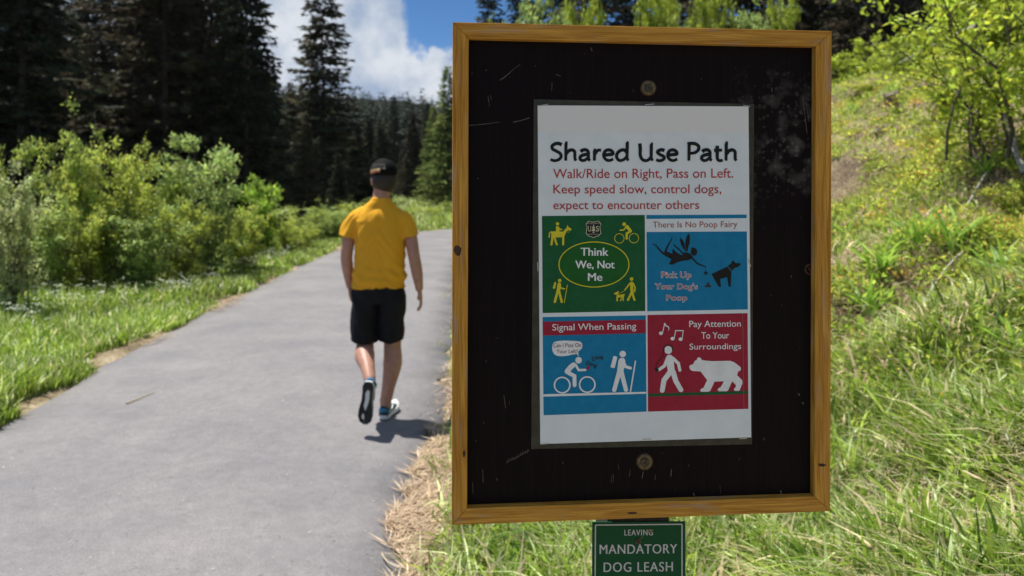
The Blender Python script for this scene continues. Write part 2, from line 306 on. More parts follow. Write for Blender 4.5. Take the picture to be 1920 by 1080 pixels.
class Art:
    """flat printed shapes, drawn in photo pixels of the sign plane"""
    def __init__(s, zoom=None): s.v = []; s.f = []; s.mi = []; s.k = 0; s.set(zoom); s.cur = 0
    def set(s, zoom):
        s.z = {None: (1, 0, 0), 1: (5.683, 1010, 400), 2: (5.686, 1208, 400), 3: (5.4, 1010, 585), 4: (5.402, 1208, 585), 5: (2.572, 990, 180)}[zoom]
    def P(s, x, y): return (x / s.z[0] + s.z[1], y / s.z[0] + s.z[2])
    def add(s, pts, faces):
        o = len(s.v); s.k += 1
        s.v += [(*p, s.k) for p in pts]; s.f += [tuple(q + o for q in f) for f in faces]; s.mi += [s.cur] * len(faces)
    def poly(s, pts):
        pts = [s.P(*p) for p in pts]
        tri = tessellate_polygon([[Vector((x, y, 0)) for x, y in pts]])
        s.add(pts, [tuple(t_) for t_ in tri])
    def disc(s, c, r, ry=None, n=24): ry = ry or r; s.add([s.P(c[0] + r * math.cos(a), c[1] + ry * math.sin(a)) for a in np.arange(n) * 2 * math.pi / n], [tuple(range(n))])
    def ring(s, c, rx, w, ry=None, n=56, a0=0, a1=2 * math.pi):
        ry = ry or rx; full = abs(a1 - a0 - 2 * math.pi) < 1e-6; m_ = n if full else n + 1
        an = a0 + (a1 - a0) * np.arange(m_) / n; pts = []
        for a in an: pts += [s.P(c[0] + (rx + k) * math.cos(a), c[1] + (ry + k) * math.sin(a)) for k in (-w / 2, w / 2)]
        s.add(pts, [(2 * q, 2 * q + 1, (2 * q + 3) % (2 * m_), (2 * q + 2) % (2 * m_)) for q in range(n)])
    def stroke(s, pts, w, w1=None, caps=True):
        pts = [Vector(p) for p in pts]; k = len(pts); w1 = w if w1 is None else w1
        L_, R_ = [], []
        for q in range(k):
            d0 = (pts[q] - pts[q - 1]).normalized() if q else None; d1 = (pts[q + 1] - pts[q]).normalized() if q < k - 1 else None
            d = d0 if d1 is None else d1 if d0 is None else (d0 + d1).normalized()
            nn = Vector((-d.y, d.x)); sc_ = 1 if (d0 is None or d1 is None) else min(1.6, 1 / max(.3, nn.dot(Vector((-d0.y, d0.x)))))
            ww = (w + (w1 - w) * q / max(1, k - 1)) / 2
            L_.append(pts[q] + nn * ww * sc_); R_.append(pts[q] - nn * ww * sc_)
        V_ = [s.P(*p) for p in L_] + [s.P(*p) for p in R_]
        f = [(q, q + 1, k + q + 1, k + q) for q in range(k - 1)]
        if caps:
            for q, sgn in ((0, -1), (k - 1, 1)):
                d = (pts[1] - pts[0]).normalized() if q == 0 else (pts[-1] - pts[-2]).normalized(); nn = Vector((-d.y, d.x)); ww = (w if q == 0 else w1) / 2
                ids = []
                for a in np.linspace(0, math.pi, 7)[1:-1]:
                    ids.append(len(V_)); V_.append(s.P(*(pts[q] + nn * ww * math.cos(a) + d * sgn * ww * math.sin(a))))
                f.append((q, *ids, k + q))
        s.add(V_, f)
    def build(s, name, mat, parent, base, w, mats=()):
        me = bpy.data.meshes.new(name)
        V_ = [loc_of(x, y, w + k * 1.5e-5, base) for x, y, k in s.v]
        me.from_pydata(V_, [], s.f); me.materials.append(mat)
        for q in mats: me.materials.append(q)
        me.polygons.foreach_set('material_index', s.mi)
        bm = bmesh.new(); bm.from_mesh(me)
        bm.normal_update()
        fl = [f for f in bm.faces if f.normal.y > 0]
        if fl: bmesh.ops.reverse_faces(bm, faces=fl)
        bm.to_mesh(me); bm.free()
        return link(name, me, parent)

_tc = {}
def text_mesh(body, bold=0, spacing=1):
    key = (body, bold, spacing)
    if key in _tc: return _tc[key]
    c = bpy.data.curves.new('t', 'FONT'); c.body = body; c.offset = bold; c.resolution_u = 5; c.space_character = spacing
    o = bpy.data.objects.new('t', c); COL.objects.link(o)
    dg = bpy.context.evaluated_depsgraph_get(); me = o.evaluated_get(dg).to_mesh()
    v = [(p.co.x, p.co.y) for p in me.vertices]; f = [tuple(p.vertices) for p in me.polygons]
    o.evaluated_get(dg).to_mesh_clear(); bpy.data.objects.remove(o); bpy.data.curves.remove(c)
    _tc[key] = (v, f); return v, f
def put_text(art, body, x0, x1, top, bot, bold=0, slope=0, spacing=1, rot=0, fit=None, heavy=0):
    """fit the ink box of the text to x0..x1, top..bot (photo pixels); slope = rise over the width"""
    v, f = text_mesh(body, bold, spacing); rv = text_mesh(body, fit if fit is not None else bold, spacing)[0]
    xs = [p[0] for p in rv]; ys = [p[1] for p in rv]; ax, bx, ay, by = min(xs), max(xs), min(ys), max(ys)
    cx, cy = (x0 + x1) / 2, (top + bot) / 2; o = []
    for x, y in v:
        u = (x - ax) / (bx - ax); px = x0 + u * (x1 - x0); py = bot - (y - ay) / (by - ay) * (bot - top) - slope * (u - .5)
        if rot:
            dx, dy = px - cx, py - cy; px = cx + dx * math.cos(rot) - dy * math.sin(rot); py = cy + dx * math.sin(rot) + dy * math.cos(rot)
        o.append((px, py))
    s_ = art.z; art.z = (1, 0, 0)
    for dx_ in ((-heavy, 0, heavy) if heavy else (0,)): art.add([art.P(p[0] + dx_, p[1]) for p in o], f)
    art.z = s_

# --- board panel with its scratches
m, n, l, b = new_mat('dark_painted_board')
t = n.new('ShaderNodeTexCoord'); mp = n.new('ShaderNodeMapping'); mp.inputs['Scale'].default_value = (60, 1, 1.6); l.new(t.outputs['Object'], mp.inputs[0])
z = n.new('ShaderNodeTexNoise'); z.inputs['Scale'].default_value = 7; z.inputs['Detail'].default_value = 5; l.new(mp.outputs[0], z.inputs['Vector'])
r1 = n.new('ShaderNodeValToRGB'); e = r1.color_ramp.elements; e[0].position = .4; e[0].color = (.0068, .0044, .0052, 1); e[1].position = .8; e[1].color = (.0105, .0072, .0078, 1); l.new(z.outputs[0], r1.inputs[0])
mp2 = n.new('ShaderNodeMapping'); mp2.inputs['Scale'].default_value = (150, 1, 60); l.new(t.outputs['Object'], mp2.inputs[0])
z2 = n.new('ShaderNodeTexNoise'); z2.inputs['Scale'].default_value = 6; z2.inputs['Detail'].default_value = 4; z2.inputs['Roughness'].default_value = .8; l.new(mp2.outputs[0], z2.inputs['Vector'])
z3 = n.new('ShaderNodeTexNoise'); z3.inputs['Scale'].default_value = 5; z3.inputs['Detail'].default_value = 3; l.new(t.outputs['Object'], z3.inputs['Vector'])
dw = n.new('ShaderNodeVectorMath'); dw.operation = 'DISTANCE'; dw.inputs[1].default_value = loc_of(1475, 265, -.012, POST); l.new(t.outputs['Object'], dw.inputs[0])
md = n.new('ShaderNodeMapRange'); md.inputs['From Min'].default_value = .14; md.inputs['From Max'].default_value = .02; md.inputs['To Max'].default_value = 1; l.new(dw.outputs['Value'], md.inputs['Value'])
mz3 = n.new('ShaderNodeMapRange'); mz3.inputs['From Min'].default_value = .5; mz3.inputs['From Max'].default_value = .8; mz3.inputs['To Max'].default_value = .09; l.new(z3.outputs[0], mz3.inputs['Value'])
vor = n.new('ShaderNodeTexVoronoi'); vor.inputs['Scale'].default_value = 165; mpv = n.new('ShaderNodeMapping'); mpv.inputs['Scale'].default_value = (1, 0, 1); l.new(t.outputs['Object'], mpv.inputs[0]); l.new(mpv.outputs[0], vor.inputs['Vector'])
sv = n.new('ShaderNodeSeparateColor'); l.new(vor.outputs['Color'], sv.inputs[0])
rr_ = n.new('ShaderNodeMapRange'); rr_.inputs['From Min'].default_value = .35; rr_.inputs['From Max'].default_value = 1.0; rr_.inputs['To Max'].default_value = .62; l.new(sv.outputs[0], rr_.inputs['Value'])
df = n.new('ShaderNodeMath'); df.operation = 'SUBTRACT'; l.new(rr_.outputs[0], df.inputs[0]); l.new(vor.outputs['Distance'], df.inputs[1])
sp_ = n.new('ShaderNodeMapRange'); sp_.inputs['From Min'].default_value = -.05; sp_.inputs['From Max'].default_value = .14; l.new(df.outputs[0], sp_.inputs['Value'])
z5 = n.new('ShaderNodeTexNoise'); z5.inputs['Scale'].default_value = 34; z5.inputs['Detail'].default_value = 6; l.new(t.outputs['Object'], z5.inputs['Vector'])
m5 = n.new('ShaderNodeMapRange'); m5.inputs['From Min'].default_value = .42; m5.inputs['From Max'].default_value = .66; l.new(z5.outputs[0], m5.inputs['Value'])
ad = n.new('ShaderNodeMath'); ad.operation = 'MULTIPLY_ADD'; ad.inputs[1].default_value = .55; l.new(sp_.outputs[0], ad.inputs[0]); l.new(m5.outputs[0], ad.inputs[2])
mu5 = n.new('ShaderNodeMath'); mu5.operation = 'MULTIPLY'; l.new(ad.outputs[0], mu5.inputs[0]); l.new(md.outputs[0], mu5.inputs[1])
m2_ = n.new('ShaderNodeMapRange'); m2_.inputs['From Min'].default_value = .70; m2_.inputs['From Max'].default_value = .85; m2_.inputs['To Max'].default_value = .35; l.new(z2.outputs[0], m2_.inputs['Value'])
sm2 = n.new('ShaderNodeMath'); sm2.operation = 'ADD'; l.new(mu5.outputs[0], sm2.inputs[0]); l.new(m2_.outputs[0], sm2.inputs[1])
mw = n.new('ShaderNodeMapRange'); mw.inputs['From Min'].default_value = .15; mw.inputs['From Max'].default_value = 1.3; mw.inputs['To Max'].default_value = .9; l.new(sm2.outputs[0], mw.inputs['Value'])
mxx = n.new('ShaderNodeMix'); mxx.data_type = 'RGBA'; mxx.inputs['B'].default_value = (.115, .11, .095, 1); l.new(mw.outputs[0], mxx.inputs['Factor']); l.new(r1.outputs[0], mxx.inputs['A']); l.new(mxx.outputs['Result'], b.inputs['Base Color'])
b.inputs['Roughness'].default_value = .6; b.inputs['Specular IOR Level'].default_value = .08
bp = n.new('ShaderNodeBump'); bp.inputs['Strength'].default_value = .3; bp.inputs['Distance'].default_value = .001; l.new(z.outputs[0], bp.inputs['Height']); l.new(bp.outputs[0], b.inputs['Normal'])
M_BOARD = m
pn = prism('board_panel', [(872, 66), (1537, 80), (1534, 938), (869, 960)], -.012, -.027, POST, M_BOARD, board)
M_SCR = plain('scratch', (.17, .155, .12), .8, (.05, .045, .035), 120)
sc = Art(); rnd = random.Random(4)
for pts, w in [([(938, 150), (947, 144), (953, 139), (958, 134)], 1.4), ([(958, 134), (968, 126), (975, 121)], .7), ([(880, 235), (905, 233), (936, 229)], 1.0), ([(963, 229), (980, 225), (992, 221)], 1.5),
               ([(1035, 155), (1035, 164), (1034, 170)], .9), ([(1108, 90), (1110, 95)], 2), ([(1043, 140), (1051, 142)], 1), ([(1146, 905), (1147, 893)], .9), ([(1150, 903), (1150, 889)], .9), ([(1204, 897), (1206, 884)], 1.1),
               ([(1258, 893), (1259, 880)], 1.2), ([(1228, 900), (1229, 890)], .8), ([(1180, 893), (1182, 880)], .8), ([(915, 180), (918, 200)], .8), ([(920, 178), (921, 188)], .8), ([(1505, 180), (1513, 250)], 1.0), ([(1511, 190), (1517, 228)], .7),
               ([(1505, 755), (1507, 758)], 2.4), ([(1497, 738), (1499, 741)], 2), ([(945, 742), (948, 765)], 1), ([(886, 905), (887, 925)], .8), ([(905, 880), (906, 905)], .8), ([(1464, 920), (1465, 928)], 2), ([(1300, 925), (1302, 930)], 1.6),
               ([(1018, 235), (1019, 262)], .6), ([(1350, 910), (1351, 925)], .7)]:
    sc.stroke(pts, w)
for q in range(9):
    x = 951 + q * 4.6; y = 866 - q * 2.5; sc.stroke([(x, y + 4 * rnd.random()), (x + 2.5, y - 5 + 2 * rnd.random())], 1.0); 
sc.stroke([(949, 868), (972, 856), (992, 845)], .8)
for q in range(80):
    x, y = rnd.uniform(884, 1524), rnd.uniform(92, 930)
    if 985 < x < 1420 and 180 < y < 845: continue
    h_ = rnd.choice([1, 1, 2, 4, 7]); sc.stroke([(x, y), (x + rnd.uniform(-.6, .6), y + h_)], rnd.choice([.5, .7, .9, 1.2]))
def absorb(dst, src):
    bm = bmesh.new(); bm.from_mesh(dst.data); k = len(dst.data.materials); n0 = len(bm.faces); bm.from_mesh(src.data); bm.faces.ensure_lookup_table()
    for f in bm.faces[n0:]: f.material_index += k
    for q in src.data.materials: dst.data.materials.append(q)
    bm.to_mesh(dst.data); bm.free(); bpy.data.objects.remove(src)
absorb(pn, sc.build('scratch', M_SCR, board, POST, -.01185))

# --- square post
M_POST = plain('dark_stained_post', (.012, .010, .009), .8, (.035, .028, .022), 12, .002, (6, 6, .5))
def bx(bm, x0, x1, y0, y1, z0, z1):
    v = [bm.verts.new(p) for p in ((x0, y0, z0), (x1, y0, z0), (x1, y1, z0), (x0, y1, z0), (x0, y0, z1), (x1, y0, z1), (x1, y1, z1), (x0, y1, z1))]
    for f in ((0, 3, 2, 1), (4, 5, 6, 7), (0, 1, 5, 4), (1, 2, 6, 5), (2, 3, 7, 6), (3, 0, 4, 7)): bm.faces.new([v[q] for q in f])
a0 = Vector(loc_of(1140, 980, -.0365, POST)); a1 = Vector(loc_of(1255, 980, -.0365, POST))
bm = bmesh.new(); bx(bm, a0.x, a1.x, a0.y, a0.y + .089, -.4, loc_of(1200, 60, -.0365, POST)[2] - .015)
bmesh.ops.bevel(bm, geom=bm.edges[:], offset=.003, segments=2, affect='EDGES'); from_bm('post', bm, M_POST, board)

# --- washers with screws
M_BRASS = plain('weathered_brass', (.20, .165, .085), .55, (.09, .075, .04), 160, .0006, metal=.6)
M_RUST = plain('rust', (.10, .035, .015), .9, (.05, .02, .01), 200)
M_SCREW = plain('dull_screw_head', (.11, .10, .075), .5, (.05, .045, .035), 200, metal=.7)
def washer(px, py, rpx, w, base, parent):
    c = Vector(loc_of(px, py, w, base)); r = rpx / F
    def lathe(prof, mat, name, par):
        bm = bmesh.new(); rings = []
        for rr, hh in prof:
            rings.append([bm.verts.new((c.x + rr * r * math.cos(a), c.y - hh, c.z + rr * r * math.sin(a))) for a in np.arange(28) * 2 * math.pi / 28])
        for A_, B_ in zip(rings[:-1], rings[1:]):
            for q in range(28): bm.faces.new((A_[q], A_[(q + 1) % 28], B_[(q + 1) % 28], B_[q]))
        bm.faces.new(rings[-1])
        return from_bm(name, bm, mat, par)
    o = lathe([(1.0, 0), (1.0, .0012), (.93, .0019), (.72, .0021), (.68, .0017), (.6, .0017), (.56, .0012), (.45, .0008)], M_BRASS, 'washer', parent)
    h = lathe([(.5, .0010), (.5, .0026), (.4, .0031), (.24, .0031), (.2, .0016)], M_SCREW, 'screw_head', o)
    return o
washer(1215.5, 165, 14, -.0118, POST, board); washer(1208.5, 865.5, 15, -.0118, POST, board)
rs = Art(); rs.ring((1215.5, 165), 14.6, 1.4); rs.ring((1208.5, 865.5), 15.6, 1.2); rs.ring((1518, 505), 8, 3, ry=9); rs.stroke([(1513, 497), (1522, 512)], 2)
absorb(pn, rs.build('rust', M_RUST, board, POST, -.01165))
# knots of the wood frame
M_KNOT = plain('wood_knot', (.018, .010, .006), .8, (.09, .04, .015), 120)
for (x, y, rx, ry) in [(858, 470, 7, 10), (1541, 872, 7, 3), (1186, 962, 9, 2.2), (870, 851, 2.5, 6)]:
    kn = Art(); kn.add([(x + rx * (1 + .10 * math.sin(3 * a + x)) * math.cos(a), y + ry * (1 + .12 * math.cos(2 * a + y)) * math.sin(a)) for a in np.arange(24) * math.pi / 12], [tuple(range(24))])
    kn.build('wood_knot', M_KNOT, board, POST, .0003)

# ------------------------------------------------------------------ poster
def ink(name, col, rough=.38): return plain(name, col, rough, tuple(min(1, c * 1.12 + .004) for c in col), 60, spec=.12)
K_PAPER = plain('white_paper', (.70, .78, .78), .5, (.76, .83, .83), 26, spec=.15)
K_TOP = plain('cream_paper', (.77, .775, .73), .4, (.77, .79, .76), 30, spec=.15)
K_BLACK = ink('black_ink', (.012, .014, .015)); K_RED = ink('red_ink', (.42, .045, .045)); K_GREEN = ink('green_ink', (.010, .10, .035)); K_GREEN2 = ink('deep_green_ink', (.012, .11, .02))
K_BLUE = ink('blue_ink', (.006, .19, .36)); K_CRIM = ink('crimson_ink', (.31, .020, .042)); K_YEL = ink('yellow_ink', (.62, .56, .03)); K_WHITE = ink('white_ink', (.74, .78, .76))
K_LAM = plain('laminate_edge', (.035, .037, .026), .3, (.06, .06, .042), 60, .0004, spec=.2)
W = -.0116
def P_(pts, name, mat, w, par, rounded=0):
    a = Art()
    if rounded:
        pp = []; k = len(pts)
        for q in range(k):
            p, a_, c_ = Vector(pts[q]), Vector(pts[q - 1]), Vector(pts[(q + 1) % k])
            d0 = (a_ - p).normalized() * rounded; d1 = (c_ - p).normalized() * rounded
            for tt in np.linspace(0, 1, 6): pp.append(tuple((p + d0) * (1 - tt) ** 2 + p * 2 * tt * (1 - tt) + (p + d1) * tt ** 2))
        pts = pp
    a.poly(pts); return a.build(name, mat, par, poster_base, w)
prism('laminate_sleeve', [(1001, 186), (1414, 195), (1410, 833), (996, 842)], W + .0003, W - .0001, poster_base, K_LAM, poster)
sheet = P_([(1008, 197.5), (1403.5, 199.5), (1408.5, 820), (1013, 832.5)], 'paper_sheet', K_PAPER, W + .0008, poster)
P_([(1008.3, 198), (1403.2, 200), (1403.8, 249), (1008.8, 247)], 'cream_strip', K_TOP, W + .00095, sheet)
# title: a stroke alphabet of its own
def sp(pts, k=7):
    pts = [np.array(p, float) for p in pts]; pts = [2 * pts[0] - pts[1]] + pts + [2 * pts[-1] - pts[-2]]; o = []
    for q in range(1, len(pts) - 2):
        p0, p1, p2, p3 = pts[q - 1:q + 3]
        for t_ in np.arange(k) / k: o.append(tuple(.5 * (2 * p1 + (p2 - p0) * t_ + (2 * p0 - 5 * p1 + 4 * p2 - p3) * t_ ** 2 + (3 * p1 - p0 - 3 * p2 + p3) * t_ ** 3)))
    o.append(tuple(pts[-2])); return o
GL = {
 'S': (.47, [sp([(.42, .66), (.34, .71), (.22, .71), (.11, .62), (.12, .49), (.24, .40), (.36, .31), (.40, .18), (.33, .05), (.18, 0), (.05, .05)])]),
 'h': (.50, [[(.06, .76), (.09, .74), (.085, .4), (.08, 0)], sp([(.09, .28), (.17, .40), (.28, .45), (.37, .38), (.38, .2), (.385, .07), (.42, 0)])]),
 'a': (.44, [sp([(.07, .37), (.14, .44), (.25, .45), (.32, .36), (.325, .2), (.335, .06), (.38, 0)]), sp([(.32, .27), (.2, .25), (.08, .19), (.05, .09), (.11, .01), (.22, .03), (.32, .14)])]),
 'r': (.33, [[(.06, .45), (.085, .44), (.085, .2), (.08, 0)], sp([(.09, .27), (.15, .38), (.22, .44), (.30, .43)])]),
 'e': (.43, [sp([(.07, .23), (.2, .25), (.35, .28), (.33, .39), (.23, .45), (.12, .41), (.06, .28), (.07, .14), (.15, .03), (.26, .01), (.37, .07)])]),
 'd': (.51, [[(.37, .77), (.40, .74), (.395, .4), (.39, .1), (.43, 0)], sp([(.39, .34), (.31, .44), (.19, .43), (.08, .32), (.05, .17), (.11, .03), (.21, .01), (.32, .08), (.39, .2)])]),
 ' ': (.24, []),
 'U': (.56, [sp([(.06, .72), (.075, .5), (.075, .25), (.13, .07), (.24, .0), (.36, .05), (.43, .17)]), [(.42, .72), (.44, .70), (.435, .3), (.435, .1), (.48, 0)]]),
 's': (.36, [sp([(.31, .42), (.22, .455), (.11, .41), (.09, .33), (.17, .25), (.28, .18), (.30, .09), (.22, .015), (.12, .0), (.04, .04)])]),
 'P': (.45, [[(.06, .70), (.09, .68), (.085, .3), (.08, 0)], sp([(.03, .69), (.16, .72), (.30, .70), (.40, .60), (.39, .45), (.29, .34), (.17, .31), (.10, .32)])]),
 't': (.33, [sp([(.12, .62), (.125, .4), (.12, .16), (.15, .03), (.23, .0), (.30, .03)]), [(.02, .42), (.12, .435), (.28, .44)]]),
}
def stroke_text(art, body, x0, x1, top, bot, sw):
    x = 0; st = []
    for ch in body:
        adv, pl = GL[ch]; st += [[(x + a_, b_) for a_, b_ in p] for p in pl]; x += adv
    xs = [p[0] for s_ in st for p in s_]; ys = [p[1] for s_ in st for p in s_]; hw = sw / 2
    fx = (x1 - x0 - sw) / (max(xs) - min(xs)); fy = (bot - top - sw) / (max(ys) - min(ys))
    for s_ in st: art.stroke([(x0 + hw + (a_ - min(xs)) * fx, bot - hw - (b_ - min(ys)) * fy) for a_, b_ in s_], sw * 1.06, sw * .84, caps=False)
a = Art(); stroke_text(a, 'Shared Use Path', 1029, 1384, 263.5, 304.5, 6.3); a.build('title_lettering', K_BLACK, sheet, poster_base, W + .0013)
a = Art()
put_text(a, 'Walk/Ride on Right, Pass on Left.', 1037, 1375, 316, 339.5, .004, 1)
put_text(a, 'Keep speed slow, control dogs,', 1037.5, 1352.5, 346, 368, .004, .5)
put_text(a, 'expect to encounter others', 1037.5, 1311, 376, 397.5, .004, .5)
a.build('rules_lettering', K_RED, sheet, poster_base, W + .0012)

# green panel
g = P_([(1016.2, 405), (1209, 403), (1210, 583.2), (1017.5, 587)], 'green_panel', K_GREEN, W + .0010, poster)
a = Art(1); a.disc((589, 545), 368, 236, 64); a.build('oval_field', K_GREEN2, g, poster_base, W + .0013)
a = Art(1); a.ring((589, 545), 373, 11, 240, 72); a.build('oval_outline', K_YEL, g, poster_base, W + .0014)
a = Art(1)
put_text(a, 'Think', 1089, 1140.5, 464.5, 479.5, .003, heavy=.4); put_text(a, 'We, Not', 1079, 1152.2, 488.6, 505.6, .003, heavy=.4); put_text(a, 'Me', 1102.7, 1129, 512, 526.7, 0, heavy=.45)
a.build('motto_lettering', K_WHITE, g, poster_base, W + .0016)
a = Art(1)   # horse and rider
a.disc((201, 112), 18); a.stroke([(200, 152), (204, 192)], 34); a.stroke([(212, 148), (222, 172), (245, 171)], 14)
a.poly([(135, 195), (180, 190), (258, 196), (300, 150), (306, 122), (318, 145), (350, 165), (347, 182), (318, 180), (298, 190), (286, 220), (270, 255), (180, 257), (133, 248)])
a.stroke([(140, 197), (122, 203), (113, 222), (113, 255)], 13); a.stroke([(146, 245), (143, 285), (136, 332)], 23); a.stroke([(165, 250), (178, 290), (194, 331)], 21); a.stroke([(262, 245), (261, 331)], 23); a.ring((315, 188), 15, 3, n=20)
a.build('horse_rider_pictogram', K_YEL, g, poster_base, W + .0013)
a = Art(1)   # cyclist
a.ring((860, 267), 50, 7); a.ring((1015, 265), 50, 7); a.disc((911, 116), 20); a.stroke([(942, 142), (980, 188)], 36, 30); a.stroke([(935, 138), (906, 178), (868, 180)], 14); a.stroke([(978, 192), (938, 215), (938, 268)], 25)
a.build('cyclist_pictogram', K_YEL, g, poster_base, W + .0013)
a = Art(1)   # hiker
a.disc((224, 716), 19); a.poly([(167, 732), (188, 735), (175, 803), (150, 800)]); a.stroke([(220, 757), (208, 830)], 38); a.stroke([(204, 825), (172, 943)], 26); a.stroke([(216, 825), (246, 943)], 26); a.stroke([(226, 768), (240, 798), (276, 804)], 15); a.stroke([(305, 765), (273, 951)], 8)
a.build('hiker_pictogram', K_YEL, g, poster_base, W + .0013)
a = Art(1)   # dog walker
a.disc((990, 700), 19); a.stroke([(991, 745), (993, 825)], 34); a.stroke([(980, 738), (960, 762), (920, 815)], 15); a.stroke([(1002, 738), (1028, 790), (1022, 833)], 16); a.stroke([(986, 850), (972, 880), (952, 923)], 24, 22); a.stroke([(998, 828), (1004, 870), (1021, 922)], 25, 22)
a.stroke([(918, 822), (850, 858)], 4); a.poly([(826, 864), (860, 868), (918, 858), (908, 892), (842, 898)]); a.stroke([(836, 885), (836, 930)], 16); a.stroke([(892, 890), (872, 930)], 12); a.stroke([(901, 875), (900, 928)], 13); a.poly([(800, 854), (830, 838), (851, 824), (850, 860), (815, 866)])
a.build('dog_walker_pictogram', K_YEL, g, poster_base, W + .0013)
shp = [(530, 80), (556, 88), (583, 90), (612, 86), (640, 78), (668, 115), (655, 140), (660, 180), (667, 215), (640, 243), (610, 250), (583, 262), (556, 250), (530, 243), (502, 215), (508, 180), (512, 140), (500, 115)]
K_CREAM = ink('cream_ink', (.52, .50, .33)); K_DK = ink('shield_black_ink', (.010, .022, .022))
sh = Art(1); sh.poly(shp); so_ = sh.build('forest_shield', K_CREAM, g, poster_base, W + .0013)
sh = Art(1); sh.poly([(585 + (x - 585) * .91, 170 + (y - 170) * .92) for x, y in shp]); sh.cur = 1
sh.poly([(585, 114), (570, 160), (576, 160), (563, 190), (607, 190), (594, 160), (600, 160)]); sh.stroke([(585, 188), (585, 204)], 7, caps=False); sh.stroke([(572, 206), (598, 206)], 5, caps=False)
put_text(sh, 'U', 1102.6, 1108.3, 423.7, 434, .01); put_text(sh, 'S', 1117.4, 1123.2, 423.7, 434, .01); put_text(sh, 'FOREST SERVICE', 1101.5, 1123.8, 417.6, 420, 0); put_text(sh, 'DEPARTMENT OF AGRICULTURE', 1102.5, 1122.5, 438.2, 440.2, 0)
sh.build('shield_emblem', K_DK, g, poster_base, W + .0014, (K_CREAM,))

# blue panel: no fairy
g = Art(); g.poly([(1212, 403.2), (1400, 402.4), (1400, 409), (1212, 410.5)]); g.poly([(1212.3, 435), (1400.4, 434), (1402.2, 580.2), (1213.6, 583.6)]); g = g.build('blue_panel', K_BLUE, poster, poster_base, W + .0010)
a = Art(); put_text(a, 'There Is No Poop Fairy', 1224.2, 1382.6, 415.2, 430, 0, 1); a.build('heading_lettering', ink('rust_red_ink', (.36, .10, .07)), g, poster_base, W + .0013)
a = Art(2)   # flying fairy
a.poly([(210, 420), (225, 400), (300, 432), (303, 375), (350, 422), (395, 445), (412, 440), (408, 422), (440, 415), (490, 428), (516, 462), (512, 480), (470, 500), (400, 508), (345, 525), (310, 546), (262, 545), (290, 490), (240, 462)])
a.stroke([(235, 445), (200, 425), (150, 375), (135, 352), (97, 326)], 26, 9); a.stroke([(225, 410), (240, 370), (265, 320), (288, 285), (298, 253)], 22, 7)
a.stroke([(410, 425), (365, 378), (330, 350), (316, 333)], 17, 10); a.stroke([(508, 470), (560, 530), (600, 550), (655, 570)], 18, 11); a.disc((530, 410), 34, 42); a.disc((513, 376), 13)
a.poly([(437, 408), (395, 340), (380, 285), (384, 258), (402, 275), (425, 310), (442, 400)]); a.poly([(449, 408), (438, 350), (440, 290), (455, 240), (478, 214), (488, 262), (484, 310), (470, 360), (459, 415)])
a.stroke([(652, 578), (653, 612)], 3)
a.poly([(655 + rr * math.sin(k * math.pi / 5), 636 - rr * math.cos(k * math.pi / 5)) for k, rr in enumerate([29, 12] * 5)])
a.build('fairy_silhouette', K_BLACK, g, poster_base, W + .0013)
a = Art(2); a.poly([(718, 650), (722, 640), (740, 637), (885, 568), (930, 622), (922, 782), (900, 784), (882, 678), (850, 690), (808, 700), (820, 782), (793, 784)]); a.poly([(891, 560), (925, 535), (942, 497), (972, 530), (1026, 532), (1028, 546), (1000, 570), (965, 582), (935, 614)])
a.build('dog_silhouette', K_BLACK, g, poster_base, W + .0013)
a = Art(2); a.stroke([(652, 780), (708, 780)], 16); a.stroke([(664, 764), (698, 764)], 14); a.stroke([(676, 750), (690, 748), (686, 733)], 12, 5); a.build('dropping_pictogram', ink('brown_ink', (.05, .035, .03)), g, poster_base, W + .0013)
for off, nm, mt, ww in ((.045, 'slogan_outline', K_WHITE, .0013), (-.004, 'slogan_lettering', K_CRIM, .0017)):
    a = Art()
    for body, x0, x1, t_, b_ in (('Pick Up', 1239.5, 1296, 509, 525), ("Your Dog's", 1227, 1308.3, 530.5, 546), ('Poop', 1248.8, 1288.6, 552.5, 567)):
        put_text(a, body, x0, x1, t_, b_, off, 0, 1.06, fit=.045)
    a.build(nm, mt, g, poster_base, W + ww)
# cyclist panel
g = Art(); g.poly([(1017.4, 594.6), (1210.8, 591.4), (1212.3, 771.8), (1019.2, 778.6)]); g = g.build('passing_panel', K_BLUE, poster, poster_base, W + .0010)
a = Art(); a.poly([(1017.6, 603.2), (1210.9, 599.5), (1211.2, 624.8), (1017.9, 629.2)]); rb = a.build('red_band', K_CRIM, g, poster_base, W + .0012)
a = Art(); put_text(a, 'Signal When Passing', 1035.6, 1193, 606.2, 622.6, .004, 2.6); a.build('heading_lettering', K_WHITE, g, poster_base, W + .0015)
a = Art(3); a.poly([(44, 833), (1088, 808), (1088, 827), (44, 857)]); a.build('white_ground_line', K_WHITE, g, poster_base, W + .0012)
a = Art(3)
a.ring((238, 740), 78, 15); a.ring((492, 735), 78, 15); a.disc((404, 488), 33); a.stroke([(352, 535), (322, 560), (290, 602)], 50, 54); a.stroke([(292, 612), (362, 648), (364, 742)], 39); a.stroke([(372, 530), (405, 588), (472, 586)], 24)
a.build('cyclist_pictogram', K_WHITE, g, poster_base, W + .0014)
a = Art(3); a.poly([(142, 400), (136, 365), (142, 325), (160, 302), (200, 293), (260, 289), (370, 293), (420, 298), (440, 318), (443, 345), (436, 370), (399, 402), (405, 452), (386, 424), (340, 430), (300, 441), (240, 448), (190, 445), (158, 428)]); a.build('speech_bubble', K_WHITE, g, poster_base, W + .0014)
